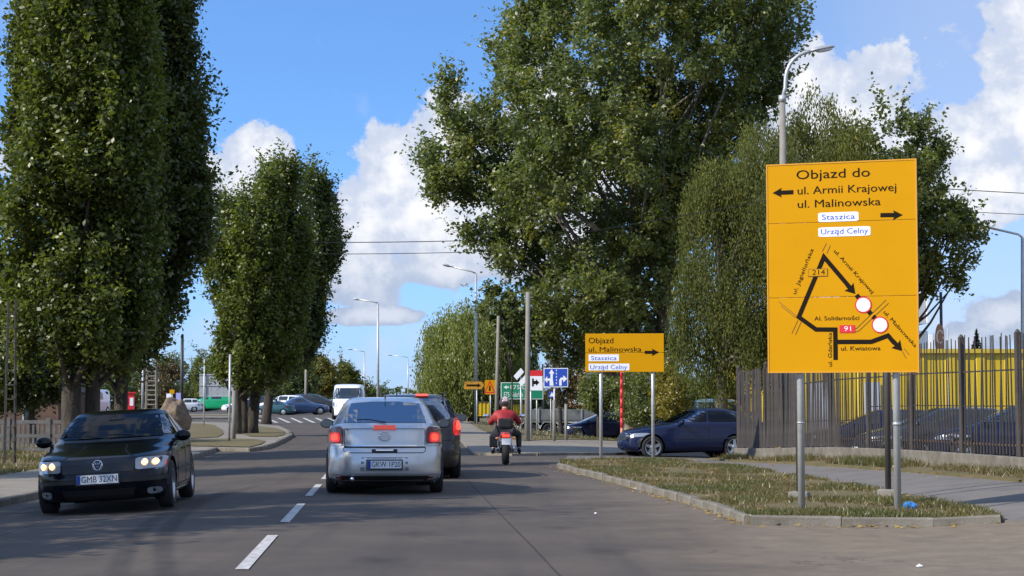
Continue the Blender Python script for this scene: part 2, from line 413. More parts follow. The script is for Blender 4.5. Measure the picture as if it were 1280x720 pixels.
# right: big grass island with the sign on it
A1 = [gp(x, y, .1) for x, y in ((938, 645), (905, 633), (862, 620), (812, 607), (760, 594), (722, 585), (700, 579))]
A1 = [(A1[0][0], A1[0][1])] + A1[1:]
A2 = [gp(x, y, .1) for x, y in ((700, 575), (760, 573.5), (850, 575), (930, 583), (1000, 594), (1100, 611), (1180, 627), (1235, 637), (1252, 643))]
isl = sheet('grass_island', A1 + A2, .10, M_grassg, thick=.25, sx=.5, sy=1)
ISL = A1 + A2
kerb(isl, A1[::-1]); kerb(isl, [A1[0], A2[-1]])
kerb(isl, A2, h=.105, w=.08)
# right: path between island and fence
FA, FB = (5.5, 45.0), (8.55, 25.2)        # fence line far/near end
fd = Vector((FB[0] - FA[0], FB[1] - FA[1], 0)).normalized(); fn_ = Vector((fd.y, -fd.x, 0))
if fn_.x > 0: fn_ = -fn_                    # towards the road
def fpt(t, o): return (FA[0] + fd.x * t + fn_.x * o, FA[1] + fd.y * t + fn_.y * o)
pathp = [(1.4, 46.0)] + [fpt(-.8, .3), fpt(0, .75), fpt(6, .8), fpt(12, .95), fpt(20, 1.1), (9.5, 18), (6.8, 18.5)] + A2[::-1]
sheet('footpath', pathp, .035, M_path, thick=.2, sx=.5, sy=1)
verge = sheet('fence_verge', [fpt(-.8, .3), fpt(-.8, -.6), fpt(20, -.6), fpt(26, -.6), (9.5, 18), fpt(20, 1.1), fpt(12, .95), fpt(6, .8), fpt(0, .75)], .07, M_grassg, thick=.2, sx=.5, sy=1)
sheet('yard', [fpt(-.8, -.4), fpt(26, -.4), (30, 20), (45, 60), (7, 57), (5.6, 47)], .05, M_path, sx=1, sy=2)
# far side of the side street on the right
pv = [gp(x, y, .06) for x, y in ((592, 566), (640, 567), (770, 566), (960, 563), (1100, 562))]
pv2 = [gp(x, y, .06) for x, y in ((1100, 548), (960, 549), (770, 551), (655, 551), (625, 546), (598, 536), (580, 524), (572, 524), (570, 532), (574, 548))]
sheet('pavement', pv + pv2, .06, M_pav, thick=.2)
vg = [gp(x, y, .07) for x, y in ((655, 551), (770, 551), (960, 549), (960, 543), (770, 541), (660, 538))]
g1 = sheet('grass_verge', vg, .08, M_grassg, thick=.2)
vg2 = [gp(x, y, .07) for x, y in ((582, 524), (600, 537), (626, 546), (655, 551), (659, 540), (650, 533), (625, 526), (605, 521), (590, 520))]
g2 = sheet('grass_verge', vg2, .085, M_grassg, thick=.2)
kerb(bpy.data.objects['pavement'], pv, h=.07, step=2.0)
# left pavement and verge
lk2 = [(x - 2.1, y) for x, y in LK]
pl = sheet('pavement_left', LK + lk2[::-1], .10, M_pav, thick=.2); kerb(pl, LK[2:], w=.14)
sheet('verge_left', lk2 + [(-40, 57), (-40, -8)], .11, M_grassg, thick=.15, sx=2, sy=3)
# left junction islands
ia = [gp(x, y, .1) for x, y in ((205, 560), (262, 559), (312, 560), (332, 557), (343, 553), (352, 549), (364, 543), (360, 537), (348, 532), (310, 529), (262, 527.5), (205, 527))]
pa = sheet('junction_island', ia, .10, M_pav, thick=.2); kerb(pa, ia[:8])
for pp in ([(200, 556), (262, 557.5), (312, 558.5), (326, 555), (332, 551), (318, 548.5), (285, 548), (200, 551)],
           [(200, 530), (250, 529), (268, 531), (278, 537), (279, 542), (272, 546), (240, 547.5), (200, 548)],
           [(312, 545), (345, 545.5), (356, 543), (356, 539), (346, 535), (318, 532), (306, 534), (302, 541)]):
    sheet('grass_patch', [gp(x, y, .12) for x, y in pp], .12, M_grassg, parent=pa)
ib = [gp(x, y, .08) for x, y in ((120, 523), (330, 522), (336, 520), (320, 518), (120, 517))]
pb = sheet('median_strip', ib, .08, M_pav, thick=.2); kerb(pb, ib[:3], step=2)
sheet('grass_patch', [gp(x, y, .1) for x, y in ((120, 520.5), (300, 519.8), (300, 518.5), (120, 518))], .1, M_grassg, parent=pb)
# markings
def cl(Y): return -1.22 - .065 * Y - .35 * math.exp(-((Y - 15) / 6) ** 2) * 0
for k in range(-1, 12):
    y0 = 3.1 + 6 * (k + 1); y1 = y0 + 3.9
    if y0 > 52: continue
    sheet('road_dash', [(cl(y0) - .055, y0), (cl(y0) + .055, y0), (cl(y1) + .055, y1), (cl(y1) - .055, y1)], .008, M_white)
for k in range(9):
    x = 300 + k * 15.5
    sheet('crossing_stripe', [gp(x, 522.6), gp(x + 13, 528.6), gp(x + 17.5, 528.6), gp(x + 3.5, 522.6)], .012, M_white)
sheet('stop_line', [gp(600, 566.8), gp(740, 566.4), gp(740, 565.4), gp(600, 565.8)], .02, M_white)

# tyre marks that swing over the lane at bottom left
def mark_mat():
    m = bpy.data.materials.new('tyre_mark'); m.use_nodes = True; t = m.node_tree; b = t.nodes['Principled BSDF']
    b.inputs['Base Color'].default_value = (.035, .034, .035, 1); b.inputs['Roughness'].default_value = .8
    at = t.nodes.new('ShaderNodeAttribute'); at.attribute_name = 'tone'; tcn = t.nodes.new('ShaderNodeTexCoord')
    nz = t.nodes.new('ShaderNodeTexNoise'); nz.inputs['Scale'].default_value = 5; nz.inputs['Detail'].default_value = 9; t.links.new(tcn.outputs['Object'], nz.inputs[0])
    mu = t.nodes.new('ShaderNodeMath'); mu.operation = 'MULTIPLY'; t.links.new(at.outputs['Fac'], mu.inputs[0]); t.links.new(nz.outputs[0], mu.inputs[1]); t.links.new(mu.outputs[0], b.inputs['Alpha'])
    return m
M_mark = mark_mat()
def tyre_mark(pts, w):
    P_ = [gp(x, y) for x, y in chaikin(pts, 3, closed=False)]; v = []; f = []; tn = []
    for i, (x, y) in enumerate(P_):
        k = abs(math.sin(math.pi * i / (len(P_) - 1))) ** .6
        for j, s in enumerate((-1, -.4, .4, 1)):
            xx = x + s * w; v.append((xx, y, gz(xx, y) + .006)); tn.append(.6 * k * (1 if abs(s) < .9 else 0))
    for i in range(len(P_) - 1):
        for j in range(3): a = i * 4 + j; f.append((a, a + 1, a + 5, a + 4))
    o = linkpy('tyre_mark', v, f, M_mark, parent=road); at = o.data.attributes.new('tone', 'FLOAT', 'POINT'); at.data.foreach_set('value', tn)
tyre_mark([(143, 730), (150, 700), (165, 672), (195, 648), (235, 628), (290, 612)], .13)
tyre_mark([(212, 730), (203, 700), (203, 672), (222, 645), (262, 622), (330, 605)], .13)

def seam(off, y0, y1, w, k=.45):
    v = []; f = []; tn = []; n = int((y1 - y0) / 1.2)
    for i in range(n + 1):
        y = y0 + (y1 - y0) * i / n; xx = cl(y) + off + .015 * mn.noise(Vector((off, y * .35, 1)))
        for s in (-1, 1): v.append((xx + s * w, y, gz(xx, y) + .005)); tn.append(k)
    for i in range(n): f.append((i * 2, i * 2 + 1, i * 2 + 3, i * 2 + 2))
    o = linkpy('tar_seam', v, f, M_mark, parent=road); at = o.data.attributes.new('tone', 'FLOAT', 'POINT'); at.data.foreach_set('value', tn)
seam(2.55, 8, 60, .012, .8); seam(-3.0, 8, 60, .012, .8)
for px, py, r_ in ((520, 668, .35), (600, 640, .28), (470, 700, .3), (700, 660, .22), (760, 690, .3)):
    X, Y = gp(px, py); pts = [(X + r_ * (1 + .5 * mn.noise(Vector((math.cos(a) * 1.5 + px, math.sin(a) * 1.5, 0)))) * math.cos(a), Y + 1.6 * r_ * (1 + .5 * mn.noise(Vector((math.cos(a) * 1.5 + px, math.sin(a) * 1.5, 0)))) * math.sin(a)) for a in [k * math.pi / 10 for k in range(20)]]
    v = [(X, Y, gz(X, Y) + .0045)] + [(a, b, gz(a, b) + .0045) for a, b in pts]; o = linkpy('oil_stain', v, [(0, 1 + k, 1 + (k + 1) % 20) for k in range(20)], M_mark, parent=road)
    at = o.data.attributes.new('tone', 'FLOAT', 'POINT'); at.data.foreach_set('value', [.55] + [0] * 20)

# grass blades, weeds and fallen leaves
def scatter_in(poly, n):
    a = np.array(poly); lo, hi = a.min(0), a.max(0); out = np.empty((0, 2))
    while len(out) < n:
        p = rng.uniform(lo, hi, (n * 2, 2)); out = np.vstack([out, p[inpoly(poly, p[:, 0], p[:, 1])]])
    return out[:n]
def attr_mesh(name, v, k, m, tone, parent=None):
    """mesh of n equal k-gons from v (n*k,3)"""
    n = len(v) // k; me = bpy.data.meshes.new(name); me.vertices.add(n * k); me.vertices.foreach_set('co', v.astype(np.float32).ravel())
    me.loops.add(n * k); me.loops.foreach_set('vertex_index', np.arange(n * k, dtype=np.int32)); me.polygons.add(n)
    me.polygons.foreach_set('loop_start', np.arange(0, n * k, k, dtype=np.int32)); me.polygons.foreach_set('loop_total', np.full(n, k, dtype=np.int32)); me.update(calc_edges=True)
    at = me.attributes.new('tone', 'FLOAT', 'POINT'); at.data.foreach_set('value', np.repeat(tone, k).astype(np.float32)); me.materials.append(m)
    o = bpy.data.objects.new(name, me); C.objects.link(o)
    if parent is not None: o.parent = parent
    return o
M_blade = leaf_mat('grass_blade', (.17, .115, .05), (.085, .095, .022), .25)
M_fall = leaf_mat('fallen_leaf', (.42, .30, .04), (.32, .18, .05), .2)
def blades(poly, n, h, dz, w=.006, name='grass', patchy=True):
    p = scatter_in(poly, n)
    if patchy:
        k = np.array([mn.noise(Vector((a * .8, b * .5, 3))) for a, b in p.tolist()]); keep = k + rng.uniform(-.3, .3, len(p)) > -.02; p = p[keep]; k = k[keep]
    else: k = np.zeros(len(p))
    n = len(p); z = np.array([gz(a, b) for a, b in p]) + dz; an = rng.uniform(0, 6.28, n); hh = h * rng.uniform(.4, 1.2, n) * (1 + .5 * k)
    d = np.stack([np.cos(an), np.sin(an)], 1) * w; le = rng.normal(0, .5, (n, 2)) * hh[:, None]
    v = np.empty((n, 3, 3)); v[:, 0, :2] = p - d; v[:, 1, :2] = p + d; v[:, 2, :2] = p + le; v[:, 0, 2] = v[:, 1, 2] = z - .005; v[:, 2, 2] = z + hh
    o = attr_mesh(name, v.reshape(-1, 3), 3, M_blade, np.clip(.45 + k * 1.2 + rng.normal(0, .22, n), 0, 1)); o['kind'] = 'stuff'; tag(o, 'short patchy grass', 'grass'); return o
tag(blades(ISL, 90000, .05, .10, .008), 'short patchy brown and green grass on the sign island')
tag(blades([fpt(0, .62), fpt(20, .95), fpt(20, .12), fpt(0, .12)], 14000, .13, .07, .008), 'weeds and dry grass along the foot of the railings')
tag(blades(vg, 16000, .10, .08, .02), 'grass on the verge beyond the side street')
tag(blades(vg2, 7000, .10, .08, .02), 'grass on the verge by the far lamp post')
tag(blades([(-9.7, 26), (-9.9, 56), (-13.5, 56), (-12.5, 30)], 26000, .09, .11, .014), 'grass strip beside the left pavement')
for c in kids(pa):
    if c.name.startswith('grass_patch'):
        vs = [v.co for v in c.data.vertices]; hx = [v.x for v in vs]; hy = [v.y for v in vs]
def leaves_on(n, fn, size=.035):
    P_ = np.array([fn() for _ in range(n)]); a = rng.uniform(0, 6.28, n); v = np.empty((n, 4, 3))
    for k in range(4):
        r = size * (1 if k % 2 == 0 else .6) * rng.uniform(.7, 1.3, n)
        v[:, k, 0] = P_[:, 0] + r * np.cos(a + k * 1.57); v[:, k, 1] = P_[:, 1] + r * np.sin(a + k * 1.57); v[:, k, 2] = P_[:, 2] + rng.uniform(.004, .03, n)
    o = attr_mesh('fallen_leaves', v.reshape(-1, 3), 4, M_fall, rng.uniform(0, 1, n)); o['kind'] = 'stuff'
    tag(o, 'yellow fallen leaves scattered along the kerb and grass', 'leaves')
def lf():
    r = random.random()
    if r < .5:
        i = random.randrange(len(A1) - 1); t = random.random(); x = A1[i][0] * (1 - t) + A1[i + 1][0] * t; y = A1[i][1] * (1 - t) + A1[i + 1][1] * t
        x -= abs(random.gauss(.1, .12)); return (x, y, gz(x, y) + .005)
    if r < .6:
        t = random.random(); x = A1[0][0] * (1 - t) + A2[-1][0] * t; y = A1[0][1] * (1 - t) + A2[-1][1] * t - abs(random.gauss(.1, .15)); return (x, y, gz(x, y) + .005)
    if r < .85:
        x, y = scatter_in(ISL, 1)[0]; return (x, y, gz(x, y) + .13)
    x, y = fpt(random.uniform(0, 20), random.uniform(.5, 1.6)); return (x, y, gz(x, y) + .05)
leaves_on(420, lf)
tag(blades([(a, b) for a, b in ISL], 450, .10, .10, .012, patchy=False), 'taller weeds and dry stalks scattered over the sign island')
# ------------------------------------------------------------------ vehicles
def catmull(rows, k):
    rows = np.array(rows, float); out = []; n = len(rows)
    for i in range(n - 1):
        p0, p1, p2, p3 = rows[max(i - 1, 0)], rows[i], rows[i + 1], rows[min(i + 2, n - 1)]
        for j in range(k):
            t = j / k; out.append(.5 * ((2 * p1) + (-p0 + p2) * t * 1 + (2 * p0 - 5 * p1 + 4 * p2 - p3) * t * t + (-p0 + 3 * p1 - 3 * p2 + p3) * t ** 3))
    out.append(rows[-1]); return np.array(out)
def shell(levels, NQ=20, k=4):
    """body built of stacked plan outlines; level = z, x front, x rear, half width, squareness front, rear"""
    L = catmull(levels, k); rings = []
    th = np.linspace(0, math.pi / 2, 400)
    for z, xf, xr, w, nf, nr in L:
        xm = (xf + xr) / 2; a = max((xf - xr) / 2, .01); w = max(w, .01); qs = []
        for nn, sg in ((nf, 1), (nr, -1)):
            x = a * np.cos(th) ** (2 / nn); y = w * np.sin(th) ** (2 / nn); d = np.r_[0, np.cumsum(np.hypot(np.diff(x), np.diff(y)))]
            s = np.linspace(0, d[-1], NQ + 1); qs.append((xm + sg * np.interp(s, d, x), np.interp(s, d, y)))
        (x1, y1), (x2, y2) = qs
        X = np.r_[x1[:-1], x2[::-1][:-1], x2[:-1], x1[::-1][:-1]]; Y_ = np.r_[y1[:-1], y2[::-1][:-1], -y2[:-1], -y1[::-1][:-1]]
        rings.append(np.stack([X, Y_, np.full(len(X), z)], 1))
    bm = bmesh.new(); n = len(rings[0]); V = [[bm.verts.new(p) for p in r] for r in rings]
    for a, b in zip(V, V[1:]):
        for i in range(n): bm.faces.new((a[i], a[(i + 1) % n], b[(i + 1) % n], b[i]))
    bm.faces.new(V[0][::-1]); bm.faces.new(V[-1]); bmesh.ops.recalc_face_normals(bm, faces=bm.faces)
    return bm
AX = {'+x': (1, 2, 0, 1), '-x': (1, 2, 0, -1), '+y': (0, 2, 1, 1), '-y': (0, 2, 1, -1), '+z': (0, 1, 2, 1)}
def patch(bvh, poly, ax, off, m, name, parent, cell=.07, skirt=.012, ring=None, zmax=9):
    """a shaped plate lying on the body; ring: keep only the rim ('rim') or the inside ('in') of width given"""
    u, v, w, sg = AX[ax]
    if poly_area(poly) < 0: poly = poly[::-1]
    bm = bmesh.new(); f = bm.faces.new([bm.verts.new((a, b, 0)) for a, b in poly])
    if ring:
        bmesh.ops.inset_region(bm, faces=[f], thickness=ring[1], use_even_offset=True, use_boundary=True)
        inner = [g for g in bm.faces if not any(e.is_boundary for e in g.edges)]
        kill = inner if ring[0] == 'rim' else [g for g in bm.faces if g not in inner]
        bmesh.ops.delete(bm, geom=kill, context='FACES')
    gridcut(bm, cell, cell)
    nor = {}
    for vt in bm.verts:
        o = [0, 0, 0]; o[u] = vt.co.x; o[v] = vt.co.y; o[w] = sg * 6; d = [0, 0, 0]; d[w] = -sg
        loc, nn, _, _ = bvh.ray_cast(Vector(o), Vector(d), 12)
        if loc is None or loc[w] * sg < -.3 and ax in ('+y', '-y'):
            o[w] = sg * .8; loc, nn, _, _ = bvh.find_nearest(Vector(o))
        if nn[w] * sg < 0: nn = -nn
        vt.co = loc + nn * off; nor[vt] = nn
    if skirt:
        be = [e for e in bm.edges if e.is_boundary]; g = bmesh.ops.extrude_edge_only(bm, edges=be)['geom']
        for vt in g:
            if isinstance(vt, bmesh.types.BMVert):
                _, _, _, _ = 0, 0, 0, 0
                near = min(nor, key=lambda q_: (q_.co - vt.co).length_squared) if len(nor) < 60 else None
                nn = nor[near] if near else Vector([sg if i == w else 0 for i in range(3)])
                vt.co = vt.co - nn * skirt
    bmesh.ops.recalc_face_normals(bm, faces=bm.faces)
    return link(name, bm, m, parent, smooth=False)
def wheel(parent, x, y, r, rim_r, wd, side, spokes=5, hub=False):
    wh = bpy.data.objects.new('wheel', None); C.objects.link(wh); wh.parent = parent; wh.location = (x, y, r)
    if side < 0: wh.rotation_euler = (0, 0, math.pi)
    h = wd / 2
    prof = [(rim_r, -h * .8), (rim_r + .01, -h), (r - .04, -h), (r - .012, -h * .85), (r, -h * .6), (r, h * .6), (r - .012, h * .85), (r - .04, h), (rim_r + .01, h), (rim_r, h * .8)]
    link('tyre', lathe(bmesh.new(), prof, 28, 'y'), M_rub, wh, True)
    bm = lathe(bmesh.new(), [(rim_r + .002, h * .95), (rim_r - .02, h * .9), (rim_r - .03, h * .3), (rim_r - .03, -h * .8)], 28, 'y')
    for k in range(spokes):
        a = 2 * math.pi * k / spokes + .3; c, s = math.cos(a), math.sin(a)
        wi, wo_ = .05, .03
        pts = [(.03, -wi), (rim_r - .015, -wo_ * 1.3), (rim_r - .015, wo_ * 1.3), (.03, wi)]
        prism(bm, pts, h * .45, h * .72, lambda X, Y_, H: (X * c - Y_ * s, H, X * s + Y_ * c))
    lathe(bm, [(.0, h * .8), (.06, h * .78), (.075, h * .6), (.075, h * .3)], 14, 'y')
    bmesh.ops.recalc_face_normals(bm, faces=bm.faces)
    link('rim', bm, M_rim, wh)
    bm = lathe(bmesh.new(), [(0, h * .25), (rim_r - .035, h * .25)], 20, 'y'); link('brake_disc', bm, M_blk, wh)
    return wh
def build_car(sp, name, label, cat, paint, loc, rz, group=None, roll=0, detail=2):
    root = empty(name, loc, rz, label, cat, group); root.rotation_euler = (roll, 0, rz)
    NQ, k = {2: (30, 5), 1: (18, 3), 0: (11, 2)}[detail]
    bm = shell(sp['lv'], NQ, k); bm.faces.ensure_lookup_table()
    bvh = BVHTree.FromBMesh(bm); wr = sp['r']; ar = wr + .055
    arches = [(x, wr) for x in sp['wx']]
    # wheel arches: snap and cut
    for ax_, az_ in arches:
        kill = [f for f in bm.faces if all((v.co.x - ax_) ** 2 + (v.co.z - az_) ** 2 < ar * ar for v in f.verts) and abs(f.calc_center_median().y) > .5]
        bmesh.ops.delete(bm, geom=kill, context='FACES')
        for v in bm.verts:
            d = math.hypot(v.co.x - ax_, v.co.z - az_)
            if abs(v.co.y) > .5 and d < ar and v.is_boundary and v.co.z > .16:
                v.co.x = ax_ + (v.co.x - ax_) / max(d, .01) * ar; v.co.z = az_ + (v.co.z - az_) / max(d, .01) * ar
    # window holes
    wins = sp['win']
    if detail >= 1 and sp.get('open', True):
        kill = []
        for pol, ax, gm in wins:
            u, v, w, sg = AX[ax]; cx = sum(p[0] for p in pol) / len(pol); cy = sum(p[1] for p in pol) / len(pol)
            W_ = max(p[0] for p in pol) - min(p[0] for p in pol); H_ = max(p[1] for p in pol) - min(p[1] for p in pol); pc = [(cx + (a - cx) * (W_ - .03) / W_, cy + (b - cy) * (H_ - .03) / H_) for a, b in pol]
            for f in bm.faces:
                c = f.calc_center_median()
                if f.normal[w] * sg > (.04 if w == 0 else .6) and c[w] * sg > 0 and bool(inpoly(pc, c[u], c[v])): kill.append(f)
        bmesh.ops.delete(bm, geom=list(set(kill)), context='FACES')
    body = link('body', bm, paint, root, True)
    for pol, ax, gm in wins:
        rim = .035 if detail == 2 else .03
        if detail >= 1:
            patch(bvh, pol, ax, .006, M_blk, 'window_seal', root, ring=('rim', rim), skirt=.01)
            patch(bvh, pol, ax, .003, gm if sp.get('open', True) else M_farglass, {'+x': 'windscreen', '-x': 'rear_window'}.get(ax, 'side_window'), root, ring=('in', rim - .006), skirt=0)
        else: patch(bvh, pol, ax, .006, M_farglass, {'+x': 'windscreen', '-x': 'rear_window'}.get(ax, 'side_window'), root, cell=.15, skirt=0)
    for pol, ax, m, nm, off in sp['bits']:
        patch(bvh, pol, ax, off, m, nm, root, cell=.08 if detail == 2 else .16, skirt=.012 if detail else 0)
    # wells, underside and cabin
    if detail:
        for ax_, az_ in arches:
            for s in (-1, 1):
                bm = bmesh.new(); n = 16; yo = s * (sp['w'] - .03); yi = s * .45
                a = [bm.verts.new((ax_ + ar * 1.02 * math.cos(math.pi * t / n), yo, az_ + ar * 1.02 * math.sin(math.pi * t / n))) for t in range(n + 1)]
                b = [bm.verts.new((v.co.x, yi, v.co.z)) for v in a]
                for i in range(n): bm.faces.new((a[i], a[i + 1], b[i + 1], b[i]))
                bm.faces.new(b); link('wheel_well', bm, M_blk, root)
        zf = sp['lv'][0][0] + .12; xr0, xf0 = sp['lv'][0][2] + .25, sp['lv'][0][1] - .25
        bm = bmesh.new(); box(bm, xr0, xf0, -.5, .5, zf, zf + .05)
        link('floor', bm, M_blk, root)
        if sp.get('open', True):
            cab = sp['cab']; M_seat = mat('seat_cloth', (.035, .035, .04), .9, var=.3, vscale=12)
            bm = bmesh.new()
            box(bm, cab[0] - .15, cab[0] + .25, -.62, .62, .6, sp['belt'] - .04, .04); link('dashboard', bm, M_blk, root)
            for xs_, ys_ in ((cab[0] - .85, .36), (cab[0] - .85, -.36)):
                bm = bmesh.new(); box(bm, xs_ - .1, xs_ + .05, ys_ - .24, ys_ + .24, .45, 1.02, .05); box(bm, xs_ - .1, xs_ + .45, ys_ - .24, ys_ + .24, .35, .52, .05); link('front_seat', bm, M_seat, root)
                bm = bmesh.new(); box(bm, xs_ - .12, xs_ - .03, ys_ - .12, ys_ + .12, 1.05, 1.22, .03); link('headrest', bm, M_seat, root)
            bm = bmesh.new(); xb = cab[1]; box(bm, xb, xb + .18, -.62, .62, .45, 1.0, .05); link('rear_bench', bm, M_seat, root)
            for ys_ in (-.36, .36):
                bm = bmesh.new(); box(bm, xb, xb + .1, ys_ - .12, ys_ + .12, 1.03, 1.17, .03); link('headrest', bm, M_seat, root)
    for x in sp['wx']:
        for s in (-1, 1):
            if detail: wheel(root, x, s * (sp['w'] - .11), wr, sp['rim'], .2, s, sp.get('spokes', 5))
            else:
                bm = lathe(bmesh.new(), [(0, -.09), (wr, -.09), (wr, .09), (sp['rim'], .1)], 14, 'y'); t = link('wheel', bm, M_rub, root); t.location = (x, s * (sp['w'] - .1), wr)
                bm = lathe(bmesh.new(), [(sp['rim'], .0), (0, .02)] if s > 0 else [(0, -.02), (sp['rim'], 0)], 12, 'y'); q_ = link('hub_cap', bm, M_rim, t); q_.location = (0, .1 * s, 0)
    if detail and 'mir' in sp:
        mx_, mz = sp['mir']; ml = sp['mirw']
        for s in (-1, 1):
            bm = bmesh.new(); ell(bm, (mx_, s * (ml + .13), mz), (.06, .11, .075)); tube(bm, [(mx_ + .04, s * (ml - .03), mz - .06), (mx_ + .01, s * (ml + .08), mz - .03)], .025, 6)
            mo = link('wing_mirror', bm, sp.get('mirm', paint), root, True)
            bm = bmesh.new(); prism(bm, chaikin([(-.085, -.055), (.085, -.055), (.085, .055), (-.085, .055)], 2), -.002, .002, lambda a, b, h: (mx_ - .058 + h, s * (ml + .13) + a, mz + b)); link('mirror_glass', bm, M_glassm, mo)
    return root, bvh
M_glassm = mat('mirror', (.16, .17, .19), .15, 1)
M_platew = mat('plate_white', (.75, .76, .78), .5); M_plateb = mat('plate_blue', (.01, .04, .3), .5); M_ink = mat('plate_black', (.01, .01, .01), .6)
def plate(root, x, z, txt, face, w=.52, h=.114, y=0, tilt=0):
    p = bpy.data.objects.new('number_plate', None); C.objects.link(p); p.parent = root; p.location = (x, y, z)
    p.rotation_euler = (0, tilt, R(90) if face > 0 else R(-90))        # parent XZ plane faces -Y -> turn
    p.rotation_euler[2] = R(90) if face > 0 else R(-90)
    mkbox('plate_frame', -w / 2 - .02, w / 2 + .02, .0, .012, -h / 2 - .018, h / 2 + .018, M_blk, p)
    mkbox('plate_board', -w / 2, w / 2, -.006, .0, -h / 2, h / 2, M_platew, p)
    mkbox('plate_band', -w / 2 + .002, -w / 2 + .045, -.009, -.006, -h / 2 + .002, h / 2 - .002, M_plateb, p)
    if txt: lettering(txt, -w / 2 + .06, -h / 2 + .021, w - .075, .078, M_ink, p, -.008)
def mirror_y(p): return [(-a, b) for a, b in p][::-1]

def paint(name, col, metal=.5, rough=.32, coat=1): return mat(name, col, rough, metal, coat=coat, var=.03, vscale=2)
P_silver = paint('silver_paint', (.58, .565, .55), .6, .34); P_black = mat('black_paint', (.003, .004, .008), .16, 0, spec=.3)
P_navy = mat('navy_paint', (.004, .008, .036), .22, 0, coat=.25, spec=.3); P_dark = paint('dark_grey_paint', (.02, .022, .026), .3)
P_white = paint('white_paint', (.75, .76, .77), 0); P_green = paint('green_paint', (.0, .36, .13), 0); P_blue = paint('blue_paint', (.03, .07, .17), .3); P_teal = paint('teal_paint', (.012, .07, .08), .3)
M_lampr = mat('rear_lamp_red', (.4, .006, .005), .3, coat=.3, emit=(1, .02, .01), estr=.4)
M_lampdk = mat('rear_lamp_dark', (.11, .003, .003), .3, coat=.3)
M_brake = mat('brake_lamp_lit', (.8, .06, .03), .3, emit=(1, .07, .03), estr=1.0)
M_brake2 = mat('high_brake_lamp', (.8, .1, .05), .4, emit=(1, .10, .05), estr=.22)
M_headl = mat('headlamp_lens', (.28, .30, .32), .12, .3, coat=1); M_lit = mat('headlamp_lit', (1, .9, .7), .3, emit=(1, .55, .2), estr=1.4)
M_chrome = mat('chrome', (.7, .7, .72), .12, 1); M_seam = mat('shut_line', (.006, .006, .006), .7); M_lampw = mat('reverse_lamp', (.65, .65, .66), .2, coat=1)

def strip(pts, w=.008):
    """thin polygon along a line"""
    L_, R_ = [], []
    for i, p in enumerate(pts):
        a = pts[max(i - 1, 0)]; b = pts[min(i + 1, len(pts) - 1)]; dx, dy = b[0] - a[0], b[1] - a[1]; l = math.hypot(dx, dy) or 1
        L_.append((p[0] - dy / l * w / 2, p[1] + dx / l * w / 2)); R_.append((p[0] + dy / l * w / 2, p[1] - dx / l * w / 2))
    return L_ + R_[::-1]
def sides(pols, gm): return [(p, s, gm) for p in pols for s in ('+y', '-y')]

SED = dict(lv=[(.17, 1.95, -1.95, .72, 4, 5), (.21, 2.09, -2.1, .81, 5, 5), (.32, 2.17, -2.18, .855, 5, 4.6), (.48, 2.19, -2.19, .87, 5, 4.4), (.60, 2.165, -2.17, .872, 5, 4.4), (.70, 2.12, -2.14, .87, 5, 4.4),
               (.765, 2.03, -2.13, .868, 5, 4.4), (.81, 1.87, -2.12, .864, 5, 4.4), (.86, 1.58, -2.11, .858, 4, 4.4), (.91, 1.25, -2.09, .85, 5, 4.4), (.955, .98, -2.05, .84, 5, 4.4), (.99, .84, -1.86, .82, 4.6, 5), (1.01, .76, -1.6, .805, 4.4, 5),
               (1.06, .67, -1.42, .785, 4.2, 5), (1.18, .45, -1.16, .725, 5, 4.4), (1.30, .21, -.93, .66, 4.2, 4.2), (1.37, .05, -.76, .615, 4.2, 4), (1.415, -.08, -.58, .55, 4, 4), (1.437, -.18, -.46, .42, 4, 4), (1.444, -.28, -.38, .2, 3, 3)],
           w=.87, wx=(1.30, -1.21), r=.315, rim=.2, belt=.98, cab=(.75, -1.25), mir=(.62, 1.02), mirw=.80,
           win=[([(-.67, 1.01), (.67, 1.01), (.635, 1.12), (.565, 1.345), (.2, 1.375), (-.2, 1.375), (-.565, 1.345), (-.635, 1.12)], '+x', M_glass),
                ([(-.64, 1.05), (.64, 1.05), (.53, 1.33), (-.53, 1.33)], '-x', M_glassd)] +
               sides([chaikin([(.60, 1.03), (-.18, 1.03), (-.2, 1.35), (.1, 1.33)], 1, .08), chaikin([(-.24, 1.03), (-.98, 1.03), (-1.06, 1.10), (-.75, 1.32), (-.26, 1.35)], 1, .08)], M_glassd), bits=[])
